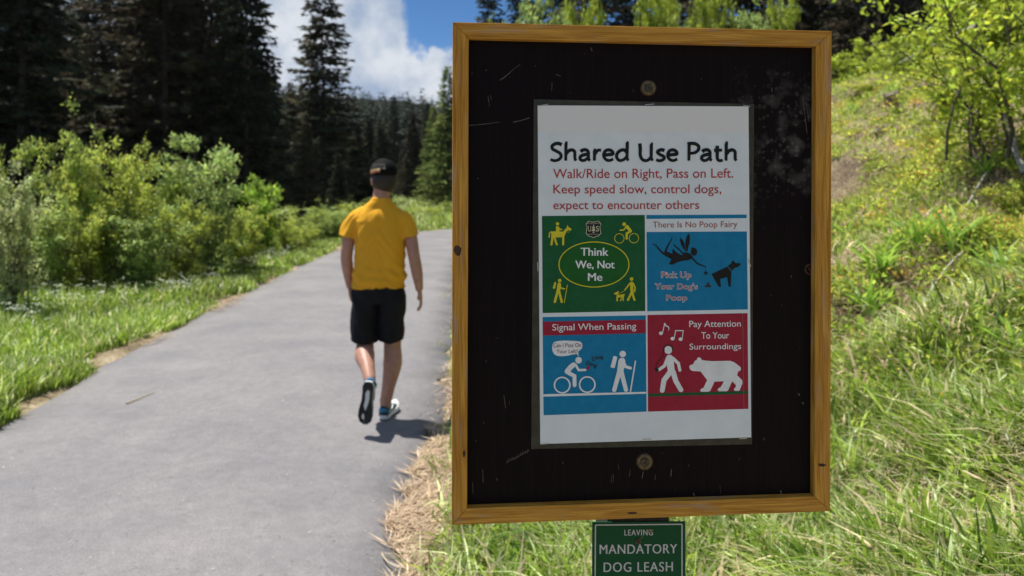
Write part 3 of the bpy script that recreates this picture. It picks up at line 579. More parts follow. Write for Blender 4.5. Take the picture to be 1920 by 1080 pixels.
a = Art(); put_text(a, 'Can I Pass On', 1037.4, 1089.7, 643.6, 651, 0, .7); put_text(a, 'Your Left?', 1043.7, 1083, 655.2, 662.4, 0, .4); a.build('bubble_lettering', ink('maroon_ink', (.20, .05, .05)), g, poster_base, W + .0017)
a = Art(); put_text(a, 'Ding', 1098.8, 1119.5, 679, 689, .02, 0, rot=R(17)); put_text(a, 'Ding', 1110, 1131.5, 667, 676.5, .02, 0, rot=R(-15)); a.build('bell_lettering', ink('dark_olive_ink', (.03, .035, .03)), g, poster_base, W + .0014)
a = Art(3); a.poly([(488, 550), (500, 540), (512, 550), (516, 578), (484, 578)]); a.disc((500, 580), 9, 6); a.build('bell_pictogram', K_CRIM, g, poster_base, W + .0014)
a = Art(3)
a.disc((851, 425), 33); a.poly([(757, 447), (775, 446), (797, 455), (770, 566), (755, 568), (728, 560), (730, 545)]); a.stroke([(843, 497), (826, 600)], 70, 64); a.stroke([(815, 610), (765, 790)], 46, 42); a.stroke([(838, 610), (884, 788)], 46, 42); a.stroke([(858, 505), (880, 553), (930, 568)], 30); a.stroke([(980, 498), (930, 802)], 14)
a.build('hiker_pictogram', K_WHITE, g, poster_base, W + .0014)
# bear panel
g = Art(); g.poly([(1214, 590.6), (1401.6, 587.2), (1403.3, 766.6), (1215, 771.8)]); g = g.build('bear_panel', K_CRIM, poster, poster_base, W + .0010)
a = Art(4); a.poly([(39, 829), (1049, 799), (1049, 829), (39, 857)]); a.build('green_ground_line', K_GREEN, g, poster_base, W + .0012)
a = Art(); put_text(a, 'Pay Attention', 1292.3, 1389, 601, 616.8, .004, 1); put_text(a, 'To Your', 1315, 1367, 622.6, 635, .004, .5); put_text(a, 'Surroundings', 1292.8, 1389.6, 643.8, 658.6, .004, 1); a.build('warning_lettering', K_WHITE, g, poster_base, W + .0013)
a = Art(4)
a.poly([(455, 555), (462, 540), (495, 528), (512, 495), (532, 485), (536, 468), (555, 458), (574, 468), (580, 485), (620, 492), (690, 498), (870, 494), (910, 508), (975, 558), (980, 580), (970, 597), (950, 601), (940, 640), (990, 690), (996, 718), (965, 795), (945, 800), (915, 798), (907, 782), (915, 768), (925, 765), (928, 740), (890, 702), (850, 792), (835, 803), (755, 803), (742, 790), (750, 772), (772, 763), (808, 702), (712, 705), (668, 800), (650, 808), (577, 808), (565, 794), (580, 775), (600, 767), (637, 690), (570, 602), (490, 597), (466, 585)])
a.build('bear_pictogram', K_WHITE, g, poster_base, W + .0013)
a = Art(4)
a.disc((243, 385), 40); a.stroke([(256, 470), (266, 540), (275, 600)], 76, 70); a.stroke([(238, 462), (205, 545), (150, 584)], 34, 30); a.stroke([(288, 468), (345, 520), (361, 590)], 34, 30); a.stroke([(262, 608), (200, 690), (182, 795)], 54, 48); a.stroke([(292, 608), (320, 700), (371, 788)], 54, 48)
a.build('walker_pictogram', K_WHITE, g, poster_base, W + .0013)
a = Art(4); a.ring((243, 380), 47, 7, n=24, a0=math.pi, a1=2 * math.pi); a.stroke([(199, 368), (201, 396)], 13); a.stroke([(287, 364), (288, 390)], 13); a.stroke(sp([(195, 402), (186, 450), (152, 488), (132, 520), (120, 560)]), 5); a.poly([(102, 577), (125, 558), (150, 588), (128, 611)])
a.build('headphones_pictogram', ink('dark_green_ink', (.012, .03, .018)), g, poster_base, W + .0016)
a = Art(4); a.disc((169, 215), 20, 18); a.stroke([(184, 215), (206, 118)], 9); a.stroke(sp([(206, 118), (222, 140), (248, 155), (248, 185)]), 15, 6); a.disc((286, 270), 20, 18); a.disc((368, 275), 20, 18); a.stroke([(302, 268), (318, 190)], 8); a.stroke([(384, 272), (394, 190)], 8); a.stroke([(316, 189), (396, 189)], 10)
a.build('music_notes_pictogram', K_WHITE, g, poster_base, W + .0013)
a = Art(4); a.stroke([(996, 12), (1002, 400), (1010, 980)], 3.5); a.build('fold_line', ink('pink_crease', (.42, .16, .16)), g, poster_base, W + .0017)
# staples
M_STAPLE = plain('staple_steel', (.45, .45, .43), .35, metal=.9)
for pts in [((1011, 198.5), (1027, 195.5)), ((1210, 196.5), (1226, 195)), ((1394, 197.8), (1406, 199.5)), ((1205.5, 823.8), (1221, 823.2)), ((1387, 822.5), (1400, 822)), ((1014, 833), (1030, 831.5)), ((1403.5, 486), (1407.5, 500)), ((1008, 492), (1008.6, 508))]:
    a = Art(); a.stroke(pts, 1.5); a.build('staple', M_STAPLE, poster, poster_base, W + .0016)

# ------------------------------------------------------------------ green plate on the post
WP = -.0345
K_PG = plain('green_reflective_plate', (.006, .075, .028), .35, (.008, .085, .033), 90, spec=.12); K_PW = plain('reflective_white', (.50, .53, .54), .4, (.56, .58, .58), 140)
M_EDGE = plain('bare_aluminium', (.6, .6, .6), .35, metal=.8)
pl = prism('plate', [(1110.5, 979), (1285, 978), (1286, 1150), (1110, 1150)], WP, WP - .0019, plate_base, K_PG, plate, .0004)
a = Art(); ol = [(1116.5, 984.5), (1278.8, 983), (1278.8, 1143), (1115.5, 1143)]
for q in range(4): a.stroke([ol[q], ol[(q + 1) % 4]], 2.2, caps=False)
a.build('plate_border', K_PW, plate, plate_base, WP + .0004)
a = Art(); put_text(a, 'LEAVING', 1171, 1224, 993, 1004, 0, .4, 1.12, heavy=.2); put_text(a, 'MANDATORY', 1124.5, 1269.5, 1020.6, 1038.2, 0, 1.2, 1.1, heavy=.35); put_text(a, 'DOG LEASH', 1132, 1261.5, 1054, 1072, 0, 1.4, 1.12, heavy=.3)
a.build('plate_lettering', K_PW, plate, plate_base, WP + .0005)
washer(1196, 1014.5, 5.5, WP + .0003, plate_base, plate)
a = Art(); a.disc((1219, 995), 4.2, 3.4); a.stroke([(1201, 1010), (1205, 1006)], 1.2); a.build('plate_scuff', plain('scuff', (.20, .17, .10), .8), plate, plate_base, WP + .0009)

# ------------------------------------------------------------------ person
def loft_bm(bm, rings, seg=20, power=2.0):
    """rings: (cx, cy, cz, rx, ry) stacked sections, horizontal, closed at both ends"""
    R_ = []
    for cx, cy, cz, rx, ry in rings:
        row = []
        for q in range(seg):
            a_ = 2 * math.pi * q / seg; c_, s_ = math.cos(a_), math.sin(a_)
            row.append(bm.verts.new((cx + rx * math.copysign(abs(c_) ** (2 / power), c_), cy + ry * math.copysign(abs(s_) ** (2 / power), s_), cz)))
        R_.append(row)
    for A_, B_ in zip(R_[:-1], R_[1:]):
        for q in range(seg): bm.faces.new((A_[q], A_[(q + 1) % seg], B_[(q + 1) % seg], B_[q]))
    bm.faces.new(R_[0][::-1]); bm.faces.new(R_[-1])
def limb_bm(bm, pts, rad, seg=14, sub=5, flat=1.0, cut=False):
    """tapered round limb through points, closed; flat squeezes it along its second axis"""
    P = np.array(sp(pts, sub)); rr = np.interp(np.linspace(0, len(pts) - 1, len(P)), range(len(pts)), rad)
    # rounded ends
    d0 = unit(P[0] - P[1]); d1 = unit(P[-1] - P[-2])
    if cut: P, rr = np.concatenate([[P[0] + d0 * rr[0] * .8], [P[0] + d0 * rr[0] * .5], P]), np.concatenate([[rr[0] * .4, rr[0] * .82], rr])
    else: P = np.concatenate([[P[0] + d0 * rr[0] * .8], [P[0] + d0 * rr[0] * .5], P, [P[-1] + d1 * rr[-1] * .5], [P[-1] + d1 * rr[-1] * .8]])
    if not cut: rr = np.concatenate([[rr[0] * .4, rr[0] * .82], rr, [rr[-1] * .82, rr[-1] * .4]])
    T = unit(np.gradient(P, axis=0)); ref = np.array([0, 1., 0]) if abs(T[len(T) // 2, 1]) < .8 else np.array([1., 0, 0])
    A = unit(np.cross(T, ref)); B = np.cross(T, A); R_ = []
    for q in range(len(P)):
        R_.append([bm.verts.new(P[q] + (A[q] * math.cos(a_) + B[q] * math.sin(a_) * flat) * rr[q]) for a_ in np.arange(seg) * 2 * math.pi / seg])
    for X, Y in zip(R_[:-1], R_[1:]):
        for q in range(seg): bm.faces.new((X[q], X[(q + 1) % seg], Y[(q + 1) % seg], Y[q]))
    bm.faces.new(R_[0][::-1]); bm.faces.new(R_[-1])
def ball_bm(bm, c, r, mtx=None):
    k = bmesh.ops.create_icosphere(bm, subdivisions=3, radius=1)['verts']
    for v in k:
        v.co = Vector((v.co.x * r[0], v.co.y * r[1], v.co.z * r[2]))
        if mtx: v.co = mtx @ v.co
        v.co += Vector(c)
def melt(name, bm, mat, parent, voxel, smooth=4, disp=None):
    """weld overlapping closed forms into one continuous skin"""
    bmesh.ops.recalc_face_normals(bm, faces=bm.faces)
    me = bpy.data.meshes.new(name); bm.to_mesh(me); bm.free()
    o = bpy.data.objects.new(name, me); COL.objects.link(o)
    md_ = o.modifiers.new('r', 'REMESH'); md_.mode = 'VOXEL'; md_.voxel_size = voxel
    ms = o.modifiers.new('s', 'SMOOTH'); ms.factor = .5; ms.iterations = smooth
    dg = bpy.context.evaluated_depsgraph_get(); m2_ = bpy.data.meshes.new_from_object(o.evaluated_get(dg)); m2_.name = name
    o.modifiers.clear(); o.data = m2_; bpy.data.meshes.remove(me)
    if disp:
        nv = len(m2_.vertices); co = np.empty(nv * 3, np.float32); m2_.vertices.foreach_get('co', co); co = co.reshape(-1, 3)
        no = np.empty(nv * 3, np.float32); m2_.vertices.foreach_get('normal', no); no = no.reshape(-1, 3)
        co += no * np.array([disp(Vector(p)) for p in co])[:, None]
        m2_.vertices.foreach_set('co', co.ravel()); m2_.update()
    m2_.materials.clear(); m2_.materials.append(mat); m2_.polygons.foreach_set('use_smooth', [True] * len(m2_.polygons))
    o.parent = parent; return o
MAN = Vector(((712 - CX) / F * 5.08, 5.08, 0.016))
man = empty('person', MAN, R(2), 'person in yellow t-shirt, black shorts and dark cap walking away up the path', 'person')
M_SKIN = plain('skin', (.37, .19, .135), .5, (.45, .24, .17), 30, .0006, spec=.4)
M_SHIRT = plain('yellow_cotton', (.76, .385, .028), .85, (.70, .345, .022), 300, .0006, spec=.15)
M_SHORTS = plain('black_cloth', (.006, .0065, .009), .8, (.011, .011, .014), 200, .0006, spec=.2)
M_CAP = plain('charcoal_cap_cloth', (.006, .0065, .0065), .75, (.010, .010, .010), 150, spec=.06)
M_HAIR = plain('dark_hair', (.010, .007, .006), .6, (.025, .017, .012), 160, .002, (1, 1, .2))
HY_ = Matrix.Rotation(R(27), 3, 'Z')
HC = Vector((.022, .015, 1.655))
def hd(x, y, z): return tuple(HC + HY_ @ Vector((x, y, z)))
bm = bmesh.new()
loft_bm(bm, [(0, 0, .80, .12, .09), (-.005, 0, .88, .145, .10), (-.005, 0, .95, .13, .092), (0, 0, 1.06, .13, .09), (0, .005, 1.2, .145, .098), (0, .0, 1.32, .155, .10), (0, -.005, 1.41, .145, .08), (.003, -.005, 1.465, .09, .065), (.005, 0, 1.51, .062, .06)])
limb_bm(bm, [(.004, -.012, 1.44), (.012, -.004, 1.53), (.018, .008, 1.62)], [.07, .058, .056])
ball_bm(bm, HC + Vector((0, 0, .012)), (.081, .099, .108), HY_); ball_bm(bm, hd(0, .035, -.065), (.056, .06, .055), HY_)
ball_bm(bm, hd(0, .083, -.028), (.0, .0, .0) if False else (.014, .024, .022), HY_); ball_bm(bm, hd(0, .1, -.036), (.012, .012, .011), HY_)
ball_bm(bm, hd(0, .078, -.066), (.024, .012, .006), HY_); ball_bm(bm, hd(0, .078, -.077), (.02, .012, .006), HY_); ball_bm(bm, hd(0, .074, -.1), (.022, .02, .018), HY_); ball_bm(bm, hd(0, .078, .012), (.05, .018, .012), HY_)
for s in (-1, 1): ball_bm(bm, hd(s * .079, -.005, -.025), (.010, .019, .032), HY_)
# arms
for s, pts in ((-1, [(-.145, 0, 1.375), (-.197, -.005, 1.29), (-.222, -.02, 1.13), (-.222, .03, 1.02), (-.216, .075, .905)]), (1, [(.145, 0, 1.375), (.201, -.01, 1.29), (.238, -.045, 1.125), (.258, -.035, 1.01), (.272, -.015, .895)])):
    limb_bm(bm, pts, [.052, .048, .041, .040, .027], sub=6)
    w_ = np.array(pts[-1]); d_ = unit(np.array(pts[-1]) - np.array(pts[-2])); 
    fw = np.array([0, 1., 0]); fw = unit(fw - d_ * fw.dot(d_)); inn = np.cross(d_, fw) * 1.0
    inn = unit(np.array([-s, 0, 0]) - d_ * np.array([-s, 0, 0]).dot(d_))
    # palm: flat across the thickness (inn), broad along fw
    palm = [w_ + d_ * t_ for t_ in (.0, .03, .065, .092)]
    for o_ in (-.024, -.008, .008, .024): limb_bm(bm, [w_ - d_ * .005 + fw * o_ * .5, palm[1] + fw * o_ * .85, palm[2] + fw * o_, palm[3] + fw * o_], [.014, .0145, .0125, .0095], seg=10, sub=3)
    for o_, ln, cu in ((.026, .070, .35), (.009, .080, .5), (-.009, .074, .65), (-.026, .058, .8)):
        p0 = palm[3] + fw * o_ - d_ * .006; p1 = p0 + d_ * ln * .42 + inn * ln * .12 * cu; p2 = p1 + unit(d_ + inn * cu * .9) * ln * .33; p3 = p2 + unit(d_ * .8 + inn * cu * 1.5) * ln * .25
        limb_bm(bm, [p0, p1, p2, p3], [.0095, .0088, .008, .0068], seg=10, sub=3)
    q0 = w_ + d_ * .022 + fw * .024; q1 = q0 + unit(d_ * .7 + fw * .75 + inn * .3) * .034; q2 = q1 + unit(d_ * .9 + fw * .25 + inn * .3) * .03; q3 = q2 + unit(d_ + inn * .25) * .022
    limb_bm(bm, [w_ + d_ * .012 + fw * .012, q0, q1, q2, q3], [.0125, .0125, .0105, .0095, .0078], seg=10, sub=3)
# legs
limb_bm(bm, [(.075, 0, .86), (.082, .035, .70), (.080, .055, .50), (.084, .030, .37), (.058, .016, .22), (.036, .02, .10)], [.085, .078, .060, .066, .046, .040], sub=6)
limb_bm(bm, [(-.085, 0, .86), (-.104, .02, .70), (-.105, .03, .50), (-.088, -.09, .455), (-.050, -.205, .405), (-.020, -.30, .345)], [.085, .078, .060, .068, .048, .038], sub=6)
limb_bm(bm, [(.036, .02, .07), (.040, .08, .058), (.046, .15, .048)], [.030, .026, .02]); limb_bm(bm, [(-.020, -.318, .32), (-.020, -.325, .24), (-.020, -.325, .15)], [.030, .028, .024])
body = melt('body', bm, M_SKIN, man, .0042, 5)
# t-shirt
def creases(p):
    v = mnoise.noise(Vector((p.x * 9, p.y * 9, p.z * 4))) * .012 + abs(mnoise.noise(Vector((abs(p.x) * 16 + p.z * 11, p.y * 6, p.z * 5)))) * .019 - .006 + mnoise.noise(Vector((p.x * 26, p.y * 12, p.z * 7))) * .004
    if p.z < 1.12: v += .006 * math.sin(p.z * 75 + p.x * 22 + 2.5 * mnoise.noise(p * 8)) * min(1, (1.12 - p.z) * 7)
    return v
bm = bmesh.new()
loft_bm(bm, [(-.008, 0, .903, .184, .137), (-.008, 0, .94, .181, .134), (-.005, 0, 1.04, .178, .130), (-.002, 0, 1.16, .178, .130), (0, -.002, 1.28, .180, .130), (0, -.006, 1.36, .180, .118), (.002, -.008, 1.41, .160, .098), (.003, -.007, 1.45, .122, .08), (.004, -.005, 1.478, .098, .074), (.007, -.002, 1.497, .078, .069), (.009, 0, 1.517, .067, .065)], 28, 2.3)
for s in (-1, 1):
    limb_bm(bm, [(s * .10, -.004, 1.405), (s * .158, -.005, 1.368), (s * .194, -.009, 1.305), (s * .214, -.014, 1.245)], [.058, .068, .065, .066], sub=6, flat=1.15, cut=True)
melt('t_shirt', bm, M_SHIRT, man, .005, 4, creases)
bm = bmesh.new()
loft_bm(bm, [(-.006, 0, .80, .165, .118), (-.008, 0, .86, .184, .134), (-.008, 0, .915, .172, .124), (-.006, 0, .965, .155, .11)], 28, 2.3)
limb_bm(bm, [(-.095, 0, .84), (-.106, .008, .7), (-.108, .016, .535)], [.098, .092, .094], sub=5, flat=1.2, cut=True); limb_bm(bm, [(.088, 0, .84), (.078, .025, .7), (.068, .045, .54)], [.098, .092, .092], sub=5, flat=1.2, cut=True)
melt('shorts', bm, M_SHORTS, man, .006, 4, lambda p: mnoise.noise(p * 11) * .005 + .0035 * math.sin(p.x * 60 + p.z * 30 + 3 * mnoise.noise(p * 6)))
# cap
bm = bmesh.new(); ball_bm(bm, hd(0, -.004, .035), (.0935, .112, .100), HY_)
bmesh.ops.bisect_plane(bm, geom=bm.verts[:] + bm.edges[:] + bm.faces[:], plane_co=hd(0, 0, .018), plane_no=(0, 0, 1), clear_inner=True)
bmesh.ops.solidify(bm, geom=bm.faces[:], thickness=.003)
cap = from_bm('cap', bm, M_CAP, man, True)
bm = bmesh.new(); N_ = 14
for zz in (.0, .004):
    row = [hd(.078 * math.cos(a_), .07 + .098 * math.sin(a_) - .0, .020 + zz - .018 * math.sin(a_) - .03 * abs(math.cos(a_)) ** 3 * 0) for a_ in np.linspace(0, math.pi, N_)]
    [bm.verts.new(p) for p in row]
bm.verts.ensure_lookup_table(); vv = bm.verts
bm.faces.new([vv[q] for q in range(N_)][::-1]); bm.faces.new([vv[N_ + q] for q in range(N_)])
for q in range(N_): bm.faces.new((vv[q], vv[(q + 1) % N_], vv[N_ + (q + 1) % N_], vv[N_ + q]))
from_bm('cap_brim', bm, M_CAP, cap)
def cap_patch(name, a0, a1, z0, z1, off, mat):
    bm = bmesh.new(); rows_ = []
    for zz in np.linspace(z0, z1, 4):
        k_ = math.sqrt(max(0, 1 - ((zz - .035) / .100) ** 2)); rows_.append([bm.verts.new(hd((.0935 * k_ + off) * math.cos(a_), -.004 + (.112 * k_ + off) * math.sin(a_), zz + (.012 * (a_ - a0) if 'stripe' in name else 0))) for a_ in np.linspace(a0, a1, 10)])
    for X, Y in zip(rows_[:-1], rows_[1:]):
        for q in range(9): bm.faces.new((X[q], X[q + 1], Y[q + 1], Y[q]))
    bmesh.ops.solidify(bm, geom=bm.faces[:], thickness=.001); return from_bm(name, bm, mat, cap, True)
cap_patch('cap_stripe', R(185), R(232), .040, .052, .003, plain('tan_stripe_cloth', (.50, .36, .16), .8))
cap_patch('cap_stripe', R(185), R(234), .027, .037, .003, plain('red_stripe_cloth', (.38, .13, .07), .8))
cap_patch('cap_mesh_panel', R(190), R(255), .058, .095, .002, plain('grey_mesh_cloth', (.045, .047, .047), .8, (.03, .03, .03), 400))
bm = bmesh.new(); ball_bm(bm, hd(0, -.012, -.012), (.087, .097, .100), HY_)
bmesh.ops.bisect_plane(bm, geom=bm.verts[:] + bm.edges[:] + bm.faces[:], plane_co=hd(0, .035, -.01), plane_no=HY_ @ Vector((0, .75, -.65)), clear_outer=True)
bmesh.ops.bisect_plane(bm, geom=bm.verts[:] + bm.edges[:] + bm.faces[:], plane_co=hd(0, .0, .03), plane_no=(0, 0, 1), clear_outer=True)
from_bm('hair', bm, M_HAIR, man, True)
bm = bmesh.new()
for s in (-1, 1): limb_bm(bm, [hd(s * .083, -.005, -.006), hd(s * .08, .05, -.004), hd(s * .066, .092, -.004)], [.003, .0035, .004], seg=8); ball_bm(bm, hd(s * .034, .096, -.012), (.028, .006, .02), HY_)
from_bm('sunglasses', bm, plain('sunglasses_plastic', (.02, .012, .012), .25), man, True)
# socks and shoes
M_SOCK = plain('teal_sock', (.012, .13, .17), .9, (.02, .19, .24), 200)
M_UP = plain('navy_mesh_upper', (.018, .028, .038), .8, (.055, .075, .09), 130); M_SOLE = plain('white_foam_sole', (.68, .70, .70), .6, (.6, .62, .62), 60); M_TREAD = plain('black_rubber_tread', (.012, .012, .012), .8, (.02, .02, .02), 90)
M_ACC = plain('blue_heel_patch', (.02, .22, .42), .6); M_GREY = plain('white_overlay', (.62, .64, .64), .6)
OUT = [(-.0, -.075), (.024, -.070), (.036, -.045), (.034, 0), (.036, .05), (.048, .11), (.050, .15), (.040, .19), (.018, .213), (-.006, .212), (-.030, .19), (-.040, .15), (-.038, .10), (-.031, .05), (-.033, 0), (-.035, -.045), (-.022, -.070)]
def shoe(mtx, mir):
    T = lambda p: mtx @ Vector((p[0] * mir, p[1], p[2]))
    bm = bmesh.new()
    prof = [(-.068, .030, .088), (-.05, .034, .094), (-.01, .034, .090), (.03, .034, .082), (.07, .037, .072), (.11, .041, .06), (.15, .042, .052), (.185, .033, .042), (.203, .018, .034)]
    rows_ = []
    for y, hw, zt in prof:
        row = []
        for a_ in np.linspace(0, math.pi, 11): row.append(bm.verts.new(T((hw * math.copysign(abs(math.cos(a_)) ** .7, math.cos(a_)), y, .024 + (zt - .024) * math.sin(a_) ** .75))))
        rows_.append(row)
    for X, Y in zip(rows_[:-1], rows_[1:]):
        for q in range(10): bm.faces.new((X[q], X[q + 1], Y[q + 1], Y[q]))
        bm.faces.new((X[10], X[0], Y[0], Y[10]))
    bm.faces.new(rows_[0]); bm.faces.new(rows_[-1][::-1])
    up = from_bm('shoe', bm, M_UP, man, True)
    def slab(name, z0, z1, grow, mat, par=up, outl=OUT):
        bm = bmesh.new(); A_ = [bm.verts.new(T((x * grow, .07 + (y - .07) * (1 + (grow - 1) * .4), z0 + (.028 * max(0, (y - .13) / .08) ** 2 if y > .13 else 0)))) for x, y in outl]
        B_ = [bm.verts.new(T((x * grow * .96, .07 + (y - .07) * (1 + (grow - 1) * .4) * .985, z1 + (.028 * max(0, (y - .13) / .08) ** 2 if y > .13 else 0)))) for x, y in outl]
        k = len(outl)
        bm.faces.new(A_[::-1]); bm.faces.new(B_)
        for q in range(k): bm.faces.new((A_[q], A_[(q + 1) % k], B_[(q + 1) % k], B_[q]))
        return from_bm(name, bm, mat, par)
    slab('sole', .0055, .030, 1.06, M_SOLE)
    slab('tread', 0, .005, 1.0, M_TREAD)
    pts = [(0, -.02), (.012, .0), (.010, .04), (.016, .08), (.006, .11), (-.006, .07), (-.012, .03), (-.010, -.01)]
    slab('sole_cutout', -.0012, -.0004, 1.15, M_GREY, up, pts)
    slab('sole_cutout', -.0012, -.0004, 1.0, M_GREY, up, [(.022, .13), (.028, .16), (.012, .175), (.012, .14)])
    # heel tab and side overlay
    bm = bmesh.new(); limb_bm(bm, [T((-.024, -.058, .06)), T((0, -.073, .066)), T((.024, -.058, .06))], [.011, .014, .011], seg=8); from_bm('heel_tab', bm, M_ACC, up, True)
    for s in (-1, 1):
        bm = bmesh.new(); limb_bm(bm, [T((s * .034, -.03, .045)), T((s * .036, .02, .052)), T((s * .034, .06, .068))], [.006, .006, .005], seg=8); from_bm('shoe_overlay', bm, M_GREY, up, True)
    bm = bmesh.new(); limb_bm(bm, [T((0, -.018, .07)), T((0, -.014, .095)), T((0, -.012, .125))], [.034, .037, .039], seg=14); from_bm('sock', bm, M_SOCK, man, True)
shoe(Matrix.Translation((.036, .045, 0)) @ Matrix.Rotation(R(-9), 4, 'Z'), 1)
# trailing foot: toe pointing down, sole facing back
Ml = Matrix.Translation((-.018, -.375, .32)) @ Matrix.Rotation(R(5), 4, 'Y') @ Matrix.Rotation(R(-86), 4, 'X') @ Matrix.Translation((0, .04, -.01))
shoe(Ml, -1)

# ------------------------------------------------------------------ trees
def conifer_meshes(key, H, Rr, whorls, cards, seed, base=.06, tone=(.030, .040, .022), gap=0.0, shape=.85, trunk_r=.16, thin=1.0):
    rs_ = np.random.RandomState(seed); Bs, Ds, Ss, Ls, Ws, Ts = [], [], [], [], [], []; sticks = []
    zs = np.linspace(base * H, H * .985, whorls)
    zt = np.linspace(0, H, 12); wob = .05 * np.sin(zt * .9 + seed)
    sticks.append((np.stack([wob, .05 * np.cos(zt * .7), zt], 1), np.maximum(.012, trunk_r * (1 - zt / H) ** .9)))
    sticks_l = []
    for z in zs:
        f = (z - zs[0]) / (H - zs[0]); nb = rs_.randint(4, 7)
        for _ in range(nb):
            if rs_.rand() < gap: continue
            a_ = rs_.rand() * 6.283; Lb = Rr * (1 - f) ** shape * rs_.uniform(.55, 1.12) + .12
            if f < .12: Lb *= rs_.uniform(.5, 1.0)
            tt = np.linspace(0, 1, 5); dr = rs_.uniform(.10, .38); up_ = rs_.uniform(.0, .22) * (f + .2)
            zc = z + Lb * (up_ * tt - dr * tt ** 1.6 + .10 * tt ** 4)
            px_, py_ = np.cos(a_) * Lb * tt, np.sin(a_) * Lb * tt
            sticks_l.append((np.stack([px_, py_, zc], 1), .028 * (1 - tt * .8) * min(1, Lb)))
            m_ = max(6, int(cards * Lb / Rr * rs_.uniform(.7, 1.2)))
            u = rs_.uniform(.12, 1.02, m_); side = rs_.uniform(-1, 1, m_); wid = Lb * .30 * np.clip(1.15 - u, .1, 1) * (.4 + u)
            ax = np.array([np.cos(a_), np.sin(a_), 0]); sd = np.array([-np.sin(a_), np.cos(a_), 0])
            P = ax * (u * Lb)[:, None] + sd * (side * wid)[:, None]; P[:, 2] += np.interp(u, tt, zc) - rs_.uniform(0, .20, m_) * np.abs(side) * (.4 + wid)
            D = ax * rs_.uniform(.3, 1, (m_, 1)) + sd * (side * 1.0)[:, None] + np.array([0, 0, 1]) * rs_.uniform(-.75, .25, (m_, 1))
            S = rs_.normal(size=(m_, 3)) * .7 + np.cross(ax, [0, 0, 1]) * .5
            Bs.append(P); Ds.append(D); Ss.append(S); Ls.append(rs_.uniform(.22, .55, m_) * thin); Ws.append(rs_.uniform(.09, .20, m_) * thin)
            c_ = np.array(tone) * rs_.uniform(.65, 1.4) * np.array([1 + rs_.uniform(-.1, .2), 1, 1]); Ts.append(c_[None] * rs_.uniform(.7, 1.3, (m_, 1)))
    V_, Q_, T_ = leaves_np(np.concatenate(Bs), np.concatenate(Ds), np.concatenate(Ss), np.concatenate(Ls), np.concatenate(Ws), np.concatenate(Ts))
    crown = np_mesh(key + '_crown', V_, Q_, M_NEEDLE, T_)
    v0, q0 = tube_np(sticks, 8); v1, q1 = tube_np(sticks_l, 3)
    trunk = np_mesh(key + '_trunk', np.concatenate([v0, v1]), np.concatenate([q0, q1 + len(v0)]), M_BARK, smooth=True)
    return trunk, crown, H, Rr
CON = [conifer_meshes('spruce_a', 20, 3.4, 84, 64, 1, .02), conifer_meshes('spruce_b', 20, 3.0, 90, 56, 2, .02, (.058, .057, .034)), conifer_meshes('spruce_c', 20, 3.9, 72, 70, 3, .03, (.068, .064, .038), gap=.06, shape=.7),
       conifer_meshes('pine_open', 14, 2.0, 60, 78, 4, .08, (.075, .078, .046), gap=.12, shape=.5, trunk_r=.14, thin=.75), conifer_meshes('spruce_slim', 16, 1.9, 90, 34, 5, .02, (.060, .072, .042), thin=.8),
       conifer_meshes('fir_green', 15, 2.8, 76, 60, 6, .02, (.16, .22, .06), thin=.8)]
def tree_at(px, pytop, Y, kind, label, group=None, wide=1.0, cat='tree', name='conifer_tree'):
    x = (px - CX) / F * Y; z0 = gh(x, Y); H = CH + (HY - pytop) / F * Y - z0
    tr, cr_, H0, _ = CON[kind]; s = H / H0
    o = empty(name, (x, Y, z0 - .05), (px * 7.3) % 6.28, label, cat, group); o.scale = (s * wide, s * wide, s)
    link('trunk', tr, o); link('crown', cr_, o); return o
SH = 'dark shaded conifer in the dense stand behind the green bushes left of the path'; SG = 'dark conifers left of the path'
for px, py, Y, k, w in [(-150, -300, 25, 0, 1.1), (-45, -330, 24, 2, 1.0), (42, -420, 23, 0, 1.15), (225, -250, 29, 2, 1.05), (310, -330, 27, 1, 1.2), (395, -260, 29, 2, 1.0), (-110, -250, 34, 1, 1.1), (15, -200, 37, 2, 1), (105, -10, 42, 1, 1.1), (175, -55, 40, 3, 1.3), (255, -200, 38, 0, 1), (345, -170, 39, 0, 1.1), (420, -120, 42, 1, 1.2), (-60, -50, 48, 0, 1.3), (60, -80, 50, 0, 1.2), (300, -40, 52, 2, 1.2), (-210, -200, 30, 2, 1), (140, 100, 52, 0, 1.2), (215, 40, 55, 1, 1.3), (380, 20, 55, 0, 1.2), (480, 60, 50, 0, 1.1), (75, -120, 44, 2, 1.2), (140, -40, 47, 0, 1.1), (285, -90, 46, 1, 1.3), (350, -60, 48, 0, 1.2), (440, -30, 47, 2, 1.1), (505, 90, 41, 0, 1.1), (20, 60, 60, 0, 1.4)]:
    tree_at(px, py, Y, k, SH, SG, w)
tree_at(462, -190, 27.5, 0, 'large dark spruce at the right end of the left stand, against the clouds', SG, 1.0)
tree_at(606, -22, 41, 3, 'tall open pine standing alone against white cloud left of the walker', None, 1.35)
